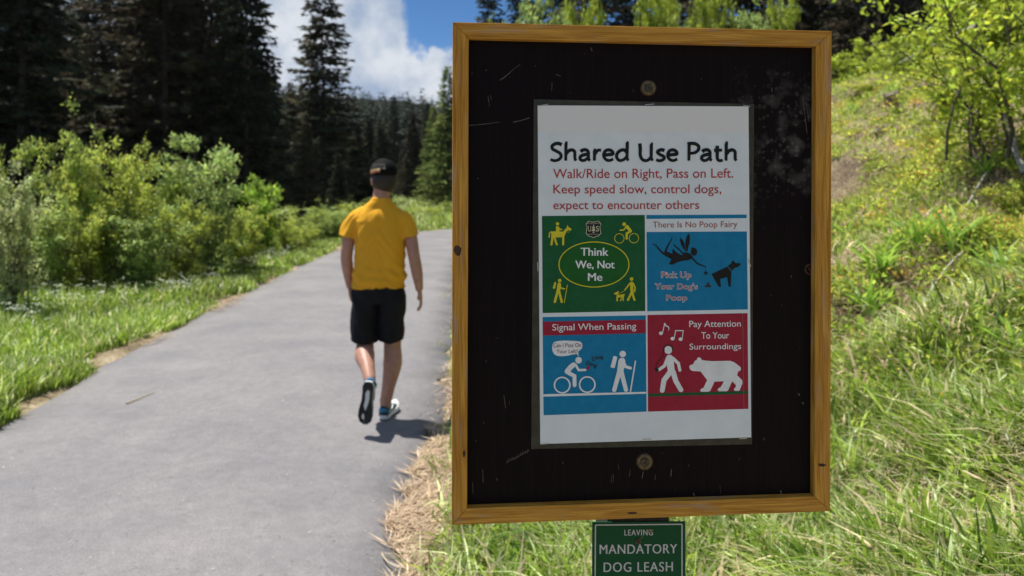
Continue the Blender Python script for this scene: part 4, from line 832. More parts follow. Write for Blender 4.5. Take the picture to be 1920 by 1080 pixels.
for px, py, Y, k, w, lb in [(545, 150, 44, 1, 1, 'mid height dark spruce close left of the tall lone pine'), (572, 215, 50, 4, 1.3, 'low spruce at the left foot of the tall lone pine'), (640, 215, 52, 1, 1.1, 'shaded spruce just right of the tall lone pine'), (670, 290, 48, 4, 1.3, 'short spruce behind the left shoulder of the walker'),
                            (688, 232, 78, 1, 1.2, 'distant spruce straight above the cap of the walker'), (737, 178, 70, 4, 1.35, 'pointed dark spruce rising right behind the walker, tallest of the far trees'), (712, 215, 88, 1, 1.2, 'far spruce close left of the tallest far spruce'), (768, 235, 92, 4, 1.2, 'far slim spruce close right of the tallest far spruce'),
                            (575, 225, 27, 1, 1.3, 'shaded spruce with low branches in the gap between the bright sapling and the walker'), (634, 285, 31, 0, 1.4, 'broad low spruce just left of the head of the walker'), (668, 228, 47, 0, 1.5, 'olive spruce overlapping the right side of the tall lone pine'), (722, 245, 60, 0, 1.4, 'broad spruce directly behind the cap, below the tallest far spruce'), (692, 212, 54, 0, 1.3, 'tall dark spruce rising left of the cap, nearer than the hillside'), (772, 205, 56, 1, 1.3, 'tall dark spruce between the tallest far spruce and the light green fir'), (715, 232, 47, 0, 1.3, 'dark spruce right above the cap, nearer than its neighbours'), (520, 235, 38, 1, 1.2, 'shaded spruce at the right foot of the large dark spruce'), (590, 260, 36, 0, 1.1, 'low dark spruce in front of the trunk of the tall lone pine'), (655, 250, 62, 0, 1.3, 'olive spruce in the gap between the lone pine and the cap of the walker'), (698, 285, 55, 1, 1.3, 'lower spruce right behind the cap of the walker'), (752, 285, 58, 1, 1.3, 'lower spruce to the right of the head of the walker'), (782, 240, 62, 0, 1.3, 'full spruce right of the tallest far spruce'), (800, 190, 68, 4, 1.3, 'dark slim spruce at the path bend left of the light green fir'), (620, 330, 42, 4, 1.5, 'small spruce low at the left path edge in the distance')]:
    tree_at(px, py, Y, k, lb, 'far conifers along the path', w)
tree_at(840, 120, 44, 5, 'lighter green sunlit fir beyond the path bend next to the sign frame', None, 1.25)
tree_at(812, 195, 52, 5, 'lower light green fir beyond the path bend, left of the larger one', None, 1.15)
for px, py, Y, k, w in [(915, -80, 36, 4, 1.2), (985, -160, 40, 0, 1), (1050, -200, 44, 1, 1.1), (1120, -220, 36, 2, 1), (1190, -260, 38, 0, 1), (1265, -240, 42, 1, 1.1), (1340, -280, 33, 2, 1), (1420, -300, 34, 0, 1), (1495, -330, 28, 1, 1.1), (1560, -300, 30, 0, 1), (1625, -340, 26, 2, 1), (1690, -300, 30, 1, 1), (1760, -300, 28, 0, 1), (1840, -320, 25, 2, 1), (1920, -300, 27, 0, 1), (1530, -200, 40, 0, 1.2), (1650, -200, 42, 1, 1.2), (1800, -180, 42, 0, 1.2), (2000, -300, 28, 2, 1)]:
    tree_at(px, py, Y, k, 'dark conifer in the woods above the grassy bank at the top of the picture', 'dark conifers above the bank', w)

# far wooded hillside, one mass
rs_ = np.random.RandomState(11); Vs, Qs, Ts, off = [], [], [], 0
Bs, Ds, Ss, Ls, Ws, Tt = [], [], [], [], [], []
nt_ = 3200; Y = 90 + 160 * rs_.rand(nt_) ** .8; X = (rs_.uniform(-260, 1300, nt_) - CX) / F * Y; Z = ground_h(X, Y)
for x, y, z in zip(X, Y, Z):
    H = rs_.uniform(6, 13); c = np.array([.042, .055, .038]) * rs_.uniform(.6, 1.5); k = 60; u = rs_.rand(k) ** .8; a_ = rs_.rand(k) * 6.283; r_ = .20 * H * (1 - u) + .15
    Bs.append(np.stack([x + np.cos(a_) * r_ * .35, y + np.sin(a_) * r_ * .35, z + .05 * H + u * H * .92], 1)); Ds.append(np.stack([np.cos(a_), np.sin(a_), rs_.uniform(-.7, .1, k)], 1)); Ss.append(np.stack([-np.sin(a_), np.cos(a_), rs_.normal(size=k) * .3], 1)); Ls.append(r_ * .9 + .25); Ws.append(r_ * .8 + .2); Tt.append(c[None] * rs_.uniform(.6, 1.3, (k, 1)))
V_, Q_, T_ = leaves_np(np.concatenate(Bs), np.concatenate(Ds), np.concatenate(Ss), np.concatenate(Ls), np.concatenate(Ws), np.concatenate(Tt))
tag(link('far_forest', np_mesh('far_forest', V_, Q_, M_NEEDLE, T_)), 'distant conifer forest covering the hillside at the end of the valley', 'forest', kind='stuff')

# ------------------------------------------------------------------ shrubs
def shrub_meshes(key, H, Wd, seed, leaf=.045, nleaf=9000, stems=8, tone=(.13, .20, .03), lean=(0, 0), upright=.7, stem_r=.018, twigs=12, var=.35, low=.15, tw_len=.30, jit=.045, root=.07):
    rs_ = np.random.RandomState(seed); paths = []; anchors = []; dirs = []
    for q in range(stems):
        a_ = 6.283 * (q + rs_.rand()) / stems; sp_ = Wd * .5 * rs_.uniform(.25, 1.0); hh = H * rs_.uniform(.75, 1.0) * (1 - .2 * (sp_ / (Wd * .5)) ** 2)
        tt = np.linspace(0, 1, 8); ox, oy = rs_.normal(0, root * Wd, 2)
        P = np.stack([ox + np.cos(a_) * sp_ * tt ** (1 / upright) + lean[0] * tt ** 1.3 + rs_.normal(0, .02 * H, 8), oy + np.sin(a_) * sp_ * tt ** (1 / upright) + lean[1] * tt ** 1.3 + rs_.normal(0, .02 * H, 8), hh * tt], 1)
        paths.append((P, stem_r * (1 - .85 * tt) * rs_.uniform(.7, 1.2)))
        for _ in range(twigs):
            u = rs_.uniform(low, 1); p = np.array([np.interp(u, tt, P[:, c]) for c in range(3)]); b_ = rs_.rand() * 6.283
            d = unit(np.array([np.cos(b_), np.sin(b_), rs_.uniform(.1, 1.3)])); ln = tw_len * H * rs_.uniform(.4, 1.1) * (1.15 - .65 * u)
            t2 = np.linspace(0, 1, 4); TP = p + d * (ln * t2)[:, None] + np.array([0, 0, -.12 * ln]) * (t2 ** 2)[:, None]
            paths.append((TP, stem_r * .35 * (1 - .7 * t2)))
            k = max(4, int(nleaf / (stems * twigs) * rs_.uniform(.5, 1.5))); v = rs_.uniform(.1, 1.08, k)
            anchors.append(p + d * (ln * v)[:, None] + np.array([0, 0, -.12 * ln]) * (v ** 2)[:, None] + rs_.normal(0, jit * H ** .5, (k, 3)))
            dirs.append(np.tile(np.append(d, rs_.uniform(1 - var, 1 + var)), (k, 1)))
    A = np.concatenate(anchors); Dd = np.concatenate(dirs); k = len(A)
    D = Dd[:, :3] * .6 + rs_.normal(size=(k, 3)) * .75 + np.array([0, 0, .25]); S = rs_.normal(size=(k, 3)) * .6 + unit(np.cross(D, [0, 0, 1.])) * .8
    T = np.array(tone)[None] * Dd[:, 3:4] * rs_.uniform(.7, 1.3, (k, 1)) * (1 + np.array([.25, 0, -.2])[None] * rs_.uniform(-1, 1, (k, 1)) * .6)
    A[:, 2] = np.maximum(A[:, 2], .02)
    V_, Q_, T_ = leaves_np(A, D, S, leaf * rs_.uniform(.7, 1.35, k), leaf * rs_.uniform(.42, .7, k), T)
    v0, q0 = tube_np(paths, 5)
    return np_mesh(key + '_stems', v0, q0, M_STEM, smooth=True), np_mesh(key + '_foliage', V_, Q_, M_LEAF, T_), H, Wd
SHR = [shrub_meshes('willow_a', 2.6, 1.9, 21, .062, 8000, 17, (.245, .32, .070), upright=.95, twigs=11, tw_len=.13, jit=.028, low=.12), shrub_meshes('willow_b', 2.4, 2.0, 22, .062, 7600, 17, (.285, .345, .065), upright=.9, twigs=10, tw_len=.15, jit=.030, low=.12),
       shrub_meshes('aspen_a', 2.8, 1.6, 23, .066, 8500, 16, (.25, .335, .105), upright=1.0, twigs=11, tw_len=.12, jit=.030, low=.10),
       shrub_meshes('low_bush', 1.0, 1.6, 24, .055, 8000, 18, (.25, .30, .07), upright=.6, tw_len=.25, jit=.04), shrub_meshes('bright_sapling', 1.8, 1.1, 25, .075, 3600, 8, (.22, .34, .05), upright=.9, tw_len=.16, jit=.03),
       shrub_meshes('pale_willow', 2.4, 1.6, 26, .06, 8000, 14, (.32, .37, .17), upright=.95, twigs=10, tw_len=.15, jit=.03), shrub_meshes('yellow_bush', 2.2, 2.0, 27, .075, 6600, 12, (.26, .33, .045), upright=.8, twigs=10, tw_len=.2, jit=.035), shrub_meshes('yellow_bush_b', 1.7, 1.9, 28, .07, 5600, 13, (.27, .31, .05), upright=.65, tw_len=.24, jit=.04)]
def shrub_at(px, pybase, pytop, wpx, Y, kind, label, group=None, name='shrub'):
    x = (px - CX) / F * Y; z0 = gh(x, Y)
    H = CH + (HY - pytop) / F * Y - z0; st, fo, H0, W0 = SHR[kind]
    o = empty(name, (x, Y, z0 - .03), (px * 3.7) % 6.28, label, 'shrub', group); sw = wpx / F * Y / W0; o.scale = (sw, sw, H / H0)
    link('stem', st, o); link('foliage', fo, o); return o
GL_ = 'leafy bushes left of the path'
for a_ in [(25, 0, 290, 140, 9.2, 5, 'pale grey green bush at the far left edge of the picture'), (-35, 0, 190, 120, 9.5, 0, 'tall bush cut by the left edge of the picture'),
           (118, 0, 196, 190, 11.5, 0, 'tall green bush with an upright tip, second from the left edge'), (212, 0, 232, 200, 11.2, 1, 'broad yellow green bush in the middle of the left thicket'), (298, 0, 265, 130, 12.5, 0, 'darker bush between the broad yellow green bush and the tall pale one'),
           (388, 0, 215, 175, 13.0, 2, 'tall pale green bush, rightmost of the high bushes left of the path'), (335, 0, 350, 150, 11.8, 1, 'low bush at the foot of the tall pale green bush'), (455, 0, 370, 170, 14.0, 1, 'low rounded yellow green bush right of the tall pale green bush'),
           (492, 0, 310, 100, 16.5, 4, 'bright green sapling with spread upright shoots before the dark trees'), (535, 0, 395, 120, 17.0, 1, 'low bush at the path edge just below the bright sapling'), (60, 0, 345, 170, 10.4, 2, 'bush low in front of the tall bushes at far left'), (160, 0, 355, 180, 10.8, 1, 'bush in front of the thicket, low, above the white flowers'), (255, 0, 360, 170, 11.0, 2, 'green bush low in front of the middle of the thicket'),
           (640, 0, 385, 75, 24, 1, 'rounded green bush directly left of the walker at the far path edge'), (560, 0, 415, 120, 18, 1, 'bush at the left path edge right of the bright sapling, lower than it'), (578, 0, 372, 100, 20.5, 0, 'darker green bush between the bright sapling and the walker'), (622, 0, 378, 90, 22.5, 2, 'pale bush close left of the walker at shoulder height'), (655, 0, 372, 90, 26, 1, 'far bush hidden behind the left arm of the walker'), (605, 0, 400, 70, 25, 3, 'small bush far along the left path edge, left of the rounded one'), (668, 0, 400, 60, 28, 0, 'far bush half hidden behind the yellow t-shirt of the walker')]:
    shrub_at(*a_, group=GL_)
for a_ in [(812, 0, 395, 60, 37, 1, 'bright bush at the end of the path beyond the bend'), (850, 0, 370, 80, 38, 0, 'green bush beyond the bend partly behind the left frame rail'), (790, 0, 385, 90, 36, 1, 'bush beyond the bend right of the shoulder of the walker'), (745, 0, 390, 90, 37, 0, 'bush at the end of the path behind the head of the walker'), (770, 0, 405, 50, 39, 3, 'low green bush at the end of the path behind the walker')]:
    shrub_at(*a_, group='bushes beyond the path bend')
GR_ = 'light green bushes on top of the bank'
for k, (px, py, w, Y, kd) in enumerate([(940, -25, 100, 24, 0), (1010, -110, 120, 22, 2), (1090, -90, 105, 23, 6), (1222, -110, 110, 20, 6), (1290, -40, 110, 21, 0), (1345, -90, 105, 19, 6), (1412, -30, 110, 20, 2), (1465, -40, 80, 19, 6)]):
    shrub_at(px, 0, py, w, Y, kd, ['sparse green bush above the left corner of the sign frame', 'tall light green bush above the sign frame, left of the first dark trunk', 'yellowish bush above the frame, next left of the first dark trunk', 'yellow green bush above the top frame rail, next right of the first dark trunk', 'darker green bush above the middle of the top frame rail', 'yellow green bush above the frame, right of its middle', 'tall pale bush above the frame in its right half', 'small yellow green bush above the right end of the top frame rail'][k], GR_)
for px, py, w, Y, kd, lb in [(1590, 95, 150, 15, 6, 'yellow green bush on the bank brow right beside the upper frame corner'), (1655, 60, 150, 16, 6, 'bush on the bank brow in front of the dark woods'), (1650, 150, 170, 13, 7, 'low yellow bush on the upper bank below the brow'), (1715, 60, 160, 13, 0, 'darker green bush on the brow behind the dead branch'), (1770, 110, 200, 10.5, 6, 'broad yellow green bush left of the dark stemmed bush'), (1730, 190, 150, 10, 7, 'low light bush on the upper bank under the dead branch'), (1850, -50, 260, 11, 6, 'tall yellow green bush behind the dark stemmed bush at the right edge'), (1570, 150, 130, 15.5, 7, 'low yellow bush half behind the right frame rail'), (1805, 165, 190, 8.6, 6, 'lime bush on the bank left of the pale peeling branch'), (1765, 235, 130, 7.6, 7, 'small lime bush low on the bank under the dark stemmed bush'), (1870, 250, 150, 6.9, 6, 'leafy bush behind the pale peeling branch'), (1910, 330, 150, 5.2, 7, 'low leafy bush at the right edge under the pale peeling branch'), (1840, 350, 110, 5.9, 7, 'small round bush beside the foot of the dark stemmed bush'), (1700, 205, 120, 9.6, 0, 'olive bush in the middle of the upper bank')]:
    shrub_at(px, 0, py, w, Y, kd, lb, GR_)
SHR.append(shrub_meshes('dark_stem_bush', 2.0, 1.7, 31, .06, 4200, 9, (.28, .36, .04), lean=(-.45, .1), upright=.75, stem_r=.017, twigs=9, low=.06, tw_len=.36, jit=.04, root=.2))
st, fo, H0, W0 = SHR[-1]; Y = 5.9; x = (1905 - CX) / F * Y
o = empty('shrub', (x, Y, gh(x, Y) - .03), .2, 'dark stemmed bush with sparse lime green leaves at the right edge', 'shrub'); link('stem', st, o); link('foliage', fo, o)
x = (1960 - CX) / F * 5.6; o = empty('shrub', (x, 5.6, gh(x, 5.6) - .03), 2.6, 'second dark stemmed bush cut by the right edge of the picture', 'shrub'); link('stem', st, o); link('foliage', fo, o); o.scale = (.9, .9, 1.05)

# dead branches
M_DEAD = plain('grey_dead_wood', (.30, .27, .23), .85, (.46, .42, .37), 20, .002, (1, 1, 4)); M_PALE = plain('pale_bark', (.40, .38, .34), .8, (.22, .2, .17), 25)
def branch(name, pts, rad, mat, label, cat='branch'):
    P = np.array(sp(pts, 5)); v, q = tube_np([(P, np.linspace(rad[0], rad[1], len(P)))], 7)
    return tag(link(name, np_mesh(name, v, q, mat, smooth=True)), label, cat)
def at(px, py, Y): return ((px - CX) / F * Y, Y, CH + (HY - py) / F * Y)
branch('dead_branch', [at(1688, 118, 10.2), at(1745, 88, 9.6), at(1800, 62, 9.0), at(1832, 48, 8.7)], (.014, .03), M_DEAD, 'long grey dead branch leaning across the bushes at upper right')
branch('dead_branch', [at(1882, 212, 5.7), at(1897, 245, 5.65), at(1905, 285, 5.6), at(1922, 325, 5.5)], (.013, .028), M_PALE, 'pale peeling branch arching down at the right edge below the dark stemmed bush')
branch('dead_branch', [(*at(1735, 430, 5.2)[:2], gh(*at(1735, 430, 5.2)[:2]) + .05), (*at(1800, 390, 5.5)[:2], gh(*at(1800, 390, 5.5)[:2]) + .10), (*at(1850, 360, 5.8)[:2], gh(*at(1850, 360, 5.8)[:2]) + .08)], (.005, .010), M_DEAD, 'thin dry stick lying on the bank below the dark stemmed bush', 'stick')
branch('dead_branch', [(*at(1690, 560, 4.2)[:2], gh(*at(1690, 560, 4.2)[:2]) + .05), (*at(1790, 520, 4.6)[:2], gh(*at(1790, 520, 4.6)[:2]) + .12), (*at(1890, 470, 4.8)[:2], gh(*at(1890, 470, 4.8)[:2]) + .05)], (.004, .008), M_DEAD, 'long thin dry stick lying across the middle of the grassy bank', 'stick')
def gz(px, py):  # point on flat ground
    Y = CH * F / (py - HY); return ((px - CX) / F * Y, Y, .024)
M_TWIG = plain('pale_twig', (.55, .46, .32), .8, (.42, .34, .22), 60)
p, q_, r_ = gz(237, 762), gz(262, 752), gz(288, 741); branch('twig', [p, q_, r_], (.006, .003), M_TWIG, 'pale twig lying alone on the asphalt at left', 'twig')
p, q_, r_ = gz(716, 1048), gz(727, 1064), gz(752, 1078); branch('straw_stalk', [p, q_, r_], (.0035, .003), M_TWIG, 'long bent straw stalk lying on the asphalt at the bottom', 'straw')
p, r_ = gz(777, 905), gz(795, 906); q_ = gz(787, 893); branch('straw_stalk', [q_, p, r_], (.004, .003), M_TWIG, 'short forked straw stalk on the path edge below the shadow', 'straw')

# rocks on the bank
M_ROCK = plain('rock', (.13, .10, .075), .9, (.34, .28, .21), 7, .02)
for px, py, Y, s, lb in [(1680, 185, 9.2, .13, 'dark rock showing high on the bank under the bushes'), (1662, 248, 8.3, .12, 'grey brown rock in the bare soil of the upper bank'), (1610, 180, 10, .10, 'rock by the right frame rail on the upper bank'), (1705, 300, 7.2, .08, 'small rock amid yellow plants on the middle of the bank')]:
    # stand each rock where the sight line meets the bank
    for Yt in np.arange(4, 16, .05):
        x = (px - CX) / F * Yt
        if gh(x, Yt) >= CH + (HY - py) / F * Yt: break
    bm = bmesh.new(); bmesh.ops.create_icosphere(bm, subdivisions=4, radius=1)
    for v in bm.verts: v.co = Vector((v.co.x * 1.2, v.co.y, v.co.z * .75)) * s * (1 + .35 * mnoise.noise(v.co * 1.6 + Vector((px, 0, 0))) + .12 * mnoise.noise(v.co * 5))
    o = from_bm('rock', bm, M_ROCK, None); o.location = (x, Yt, gh(x, Yt) - s * .05); tag(o, lb, 'rock', 'rocks on the bank')

# ------------------------------------------------------------------ grass and ground cover
def blades(pos, h, w, lean, tint, rs_, curl=.55):
    """curved three-section blades"""
    k = len(pos); a_ = rs_.rand(k) * 6.283; ln = np.stack([np.cos(a_), np.sin(a_), np.zeros(k)], 1); f_ = rs_.rand(k) * 6.283
    sd = np.stack([np.cos(f_), np.sin(f_), np.zeros(k)], 1) * (w / 2)[:, None]
    up_ = np.array([0, 0, 1.]); o = []
    for t_, wt in ((0, 1), (.4, .95), (.75, .65), (1, .08)):
        c = pos + up_ * (h * t_ * (1 - curl * .55 * lean * t_ * t_))[:, None] + ln * (h * lean * t_ ** 2)[:, None]; o += [c - sd * wt, c + sd * wt]
    V_ = np.stack(o, 1).reshape(-1, 3); b_ = np.arange(k)[:, None] * 8
    Q_ = np.concatenate([b_ + np.array([[0, 1, 3, 2]]), b_ + np.array([[2, 3, 5, 4]]), b_ + np.array([[4, 5, 7, 6]])])
    return V_, Q_, np.repeat(tint, 8, 0)
def tints(k, rs_, cols, wts):
    idx = rs_.choice(len(cols), k, p=np.array(wts) / sum(wts)); return np.array(cols)[idx] * rs_.uniform(.65, 1.35, (k, 1))
G1, G2, G3, G4, DRY = (.17, .27, .035), (.29, .39, .065), (.50, .57, .29), (.075, .15, .02), (.60, .50, .33)
rs_ = np.random.RandomState(41)
def tufts(Xc, Yc, n, rad, hmin, hmax, wmin, wmax, cols, wts, hscale=None, lean=(.05, 1.5)):
    """clumped blades: each clump shares a tint, a height and a lean"""
    m_ = len(Xc); X = np.repeat(Xc, n) + rs_.normal(0, 1, m_ * n) * np.repeat(rad, n); Y = np.repeat(Yc, n) + rs_.normal(0, 1, m_ * n) * np.repeat(rad, n)
    h = np.repeat(rs_.uniform(hmin, hmax, m_) * (1 if hscale is None else hscale), n) * rs_.uniform(.45, 1.1, m_ * n); w = rs_.uniform(wmin, wmax, m_ * n)
    T = np.repeat(tints(m_, rs_, cols, wts), n, 0) * rs_.uniform(.7, 1.3, (m_ * n, 1)); dry = rs_.rand(m_ * n) < .07; T[dry] = np.array(DRY) * rs_.uniform(.6, 1.2, (dry.sum(), 1))
    return blades(np.stack([X, Y, ground_h(X, Y) - .01], 1), h, w, rs_.uniform(*lean, m_ * n), T, rs_)
# right bank: clumps sampled in the view wedge, thinner where soil shows
k = 42000; Y = 1.3 * (24 / 1.3) ** rs_.rand(k); px = rs_.uniform(815, 2100, k); X = (px - CX) / F * Y; s = X - xr(Y)
pat = vnoise(X, Y, .8) * .55 + vnoise(X + 9, Y, .28) * .45
fade = np.interp(s, [0, .5, 1.0, 3.2, 4.2, 6, 9], [.28, .42, .85, .93, .44, .36, .75]); keep = (s > .14) & (s < 9) & (pat > .60 - .30 * fade) & (rs_.rand(k) < fade)
def hit(px, py):
    for Yt in np.arange(1.5, 25, .04):
        if gh((px - CX) / F * Yt, Yt) >= CH + (HY - py) / F * Yt: return (px - CX) / F * Yt, Yt
    return 0, 5
bare = np.zeros(k)
for px_, py_, r_ in [(1610, 860, .16), (1600, 640, .22), (1600, 730, .2), (1870, 1000, .24), (1690, 965, .16), (1760, 985, .12), (1660, 250, .55), (1620, 420, .40), (1720, 500, .35), (1585, 330, .5), (1820, 560, .25), (1660, 560, .2), (1900, 470, .3), (1640, 300, .5), (1700, 215, .5), (1740, 340, .35), (1600, 480, .35), (1790, 420, .3)]:
    hx, hy = hit(px_, py_); dd = np.hypot(X - hx, (Y - hy) * .8); bare = np.maximum(bare, np.clip(1.5 - dd / r_, 0, 1))
keep &= rs_.rand(k) > bare * .93
X, Y, s, pat = X[keep], Y[keep], s[keep], pat[keep]
V_, Q_, T_ = tufts(X, Y, 10, .018 + .012 * Y, .08, .26, .005, .019, [G1, G2, G3, G4, DRY], [3.2, 3.6, 2.6, 2.2, 1.0], np.interp(s, [0, 1, 3, 6], [.7, 1, .9, .55]) * (.5 + pat))
tag(link('grass', np_mesh('bank_grass', V_, Q_, M_GRASS, T_)), 'fresh green grass covering the bank right of the path', 'grass', kind='stuff')
# dry bunches among it
k = 12500; Y = 1.6 * (22 / 1.6) ** rs_.rand(k); px = rs_.uniform(1100, 2100, k); X = (px - CX) / F * Y; s = X - xr(Y); keep = (s > .6) & (s < 8.5) & (vnoise(X + 3, Y + 8, .55) > .42); X, Y, s = X[keep], Y[keep], s[keep]
V_, Q_, T_ = tufts(X, Y, 9, .02 + .014 * Y, .06, .17, .004, .009, [DRY, (.46, .37, .24), (.30, .22, .14)], [3, 3, 2], lean=(.6, 1.9))
tag(link('dry_grass', np_mesh('dry_bank_grass', V_, Q_, M_STRAW, T_)), 'bleached dry grass lying between the green tufts of the bank', 'grass', kind='stuff')
# left verge
k = 190000; Y = 3.6 * (34 / 3.6) ** rs_.rand(k); d = rs_.rand(k) ** 1.3 * (1.2 + Y * .62); X = xl(Y) - d + .02; keep = (X / Y > -.80) & ((vnoise(X, Y, .45) > .25 * np.interp(d, [0, .35], [2.2, 0])) | (d > .35)); X, Y, d = X[keep], Y[keep], d[keep]; k = len(X)
pat = vnoise(X, Y, 1.1); h = rs_.uniform(.10, .34, k) * np.interp(d, [0, .3, 1], [.35, .8, 1.0]) * (.5 + pat); w = rs_.uniform(.006, .013, k) * (1 + Y * .06); T = tints(k, rs_, [G1, G2, G3, G4, DRY], [4, 3.4, 1.3, 1.6, .5]) * (.7 + .6 * vnoise(X + 5, Y, .7)[:, None])
V_, Q_, T_ = blades(np.stack([X, Y, ground_h(X, Y) - .01], 1), h, w, rs_.uniform(.1, .8, k), T, rs_)
tag(link('grass', np_mesh('verge_grass', V_, Q_, M_GRASS, T_)), 'bright green grass of the verge left of the path', 'grass', kind='stuff')
# beyond the bend
k = 30000; Y = rs_.uniform(30, 60, k); X = rs_.uniform(-16, 6, k); keep = (X < xl(np.minimum(Y, 33.7)) - .1) | (Y > 33.9); X, Y = X[keep], Y[keep]; k = len(X)
V_, Q_, T_ = blades(np.stack([X, Y, ground_h(X, Y)], 1), rs_.uniform(.25, .6, k), rs_.uniform(.03, .06, k), rs_.uniform(.1, .8, k), tints(k, rs_, [G1, G2, G3], [2, 3, 2]), rs_)
tag(link('grass', np_mesh('far_grass', V_, Q_, M_GRASS, T_)), 'green grass at the far end of the path beyond the bend', 'grass', kind='stuff')
# low leafy cover on the upper bank: tufts of small leaves, green to yellow and orange
k = 4600; Y = 3.0 * (20 / 3.0) ** rs_.rand(k); px = rs_.uniform(1480, 2060, k); X = (px - CX) / F * Y; s = X - xr(Y); keep = (s > 2.2) & (s < 9) & (rs_.rand(k) < np.interp(s, [2.2, 3.4, 5], [.15, .8, 1])) & (vnoise(X, Y, .9) > .27); X, Y, s = X[keep], Y[keep], s[keep]
kinds = rs_.choice(3, len(X), p=[.62, .33, .05]); cols = np.array([(.25, .34, .06), (.40, .42, .07), (.46, .30, .07)])
nl = 34; C = np.repeat(np.stack([X, Y, ground_h(X, Y)], 1), nl, 0); kk = len(C); rad = np.repeat(rs_.uniform(.07, .22, len(X)), nl)
O_ = rs_.normal(size=(kk, 3)); O_ = unit(O_) * (rs_.rand(kk, 1) ** .4); O_[:, 2] = np.abs(O_[:, 2]) * .8; B_ = C + O_ * rad[:, None]
T = np.repeat(cols[kinds] * rs_.uniform(.7, 1.3, (len(X), 1)), nl, 0) * rs_.uniform(.6, 1.4, (kk, 1))
V_, Q_, T_ = leaves_np(B_, O_ + rs_.normal(size=(kk, 3)) * .5, rs_.normal(size=(kk, 3)), rs_.uniform(.02, .05, kk) * (1 + np.repeat(Y, nl) * .03), rs_.uniform(.010, .022, kk) * (1 + np.repeat(Y, nl) * .03), T)
tag(link('ground_cover', np_mesh('ground_cover', V_, Q_, M_LEAF, T_)), 'low green, yellow and orange leafy plants scattered over the upper bank', 'ground cover', kind='stuff')
# low weeds in the near grass under the sign
k = 800; Y = rs_.uniform(1.9, 5.5, k); px = rs_.uniform(860, 2000, k); X = (px - CX) / F * Y; s = X - xr(Y); keep = (s > .35) & (vnoise(X, Y, .6) > .42); X, Y = X[keep], Y[keep]
nl = 16; C = np.repeat(np.stack([X, Y, ground_h(X, Y) + .03], 1), nl, 0); kk = len(C); a_ = rs_.rand(kk) * 6.283; D = np.stack([np.cos(a_), np.sin(a_), rs_.uniform(.2, 1.2, kk)], 1); B_ = C + D * rs_.uniform(0, .07, (kk, 1))
V_, Q_, T_ = leaves_np(B_, D, rs_.normal(size=(kk, 3)) * .4 + np.cross(D, [0, 0, 1.]), rs_.uniform(.03, .085, kk), rs_.uniform(.014, .034, kk), tints(kk, rs_, [G2, (.24, .38, .05), G1], [3, 3, 1]))
tag(link('weeds', np_mesh('weeds', V_, Q_, M_LEAF, T_)), 'small leafy weeds among the near grass below the sign', 'weeds', kind='stuff')
# dry straw along both path edges
def straw(X, Y, zoff, lmin, lmax, rs_):
    k = len(X); a_ = rs_.normal(.5, .9, k); D = np.stack([np.cos(a_), np.sin(a_), rs_.normal(.04, .10, k)], 1); S = np.stack([-np.sin(a_), np.cos(a_), rs_.normal(0, .25, k)], 1)
    P = np.stack([X, Y, np.maximum(ground_h(X, Y), .0) + zoff], 1)
    return leaves_np(P, D, S, rs_.uniform(lmin, lmax, k), rs_.uniform(.004, .008, k), tints(k, rs_, [(.52, .40, .27), (.42, .31, .20), (.28, .20, .125), (.62, .51, .37)], [4, 3, 2, 1.2]))
k = 40000; Y = 2.4 + 2.5 * rs_.rand(k); t_ = rs_.normal(.16, .17, k); edge = (vnoise(Y, Y * 0 + 5, .22) - .5) * .28 + (vnoise(Y, Y * 0 + 9, .07) - .5) * .12
X = xr(Y) + np.clip(t_, -.08, .6) + edge * .8 + .02; keep = (X - xr(Y) < .58) & (vnoise(X + 2, Y, .16) > .27); X, Y = X[keep], Y[keep]
V1, Q1, T1 = straw(X, Y, rs_.uniform(.010, .030, len(X)), .05, .15, rs_)
k = 7000; Y = 4.3 + 22 * rs_.rand(k) ** 1.7; m_ = vnoise(Y, Y * 0 + 3, 1.1); X = xl(Y) + rs_.normal(-.02, .09, k); keep = rs_.rand(k) < np.clip((m_ - .42) * 4, 0, 1); X, Y = X[keep], Y[keep]
V2, Q2, T2 = straw(X, Y, rs_.uniform(.012, .06, len(X)), .06, .22, rs_)
k = 9000; Y = 5.0 + 17 * rs_.rand(k) ** 1.5; X = xr(Y) + rs_.normal(.10, .08, k); keep = rs_.rand(k) < np.clip((vnoise(Y, Y * 0 + 14, .8) - .35) * 2, 0, 1); X, Y = X[keep], Y[keep]
V3, Q3, T3 = straw(X, Y, rs_.uniform(.012, .05, len(X)), .05, .2, rs_)
k = 16000; Y = 1.8 + 3.2 * rs_.rand(k); px = rs_.uniform(1200, 2000, k); X = (px - CX) / F * Y; keep = (X - xr(Y) > .5) & (vnoise(X, Y, .45) > .52); X, Y = X[keep], Y[keep]
V4, Q4, T4 = straw(X, Y, rs_.uniform(.01, .05, len(X)), .06, .22, rs_)
Vs, Qs, Ts, off = [], [], [], 0
for v, q, t_ in ((V1, Q1, T1), (V2, Q2, T2), (V3, Q3, T3), (V4, Q4, T4)): Vs.append(v); Qs.append(q + off); Ts.append(t_); off += len(v)
tag(link('dry_straw', np_mesh('dry_straw', np.concatenate(Vs), np.concatenate(Qs), M_STRAW, np.concatenate(Ts))), 'matted dry straw along the edges of the asphalt', 'straw', kind='stuff')
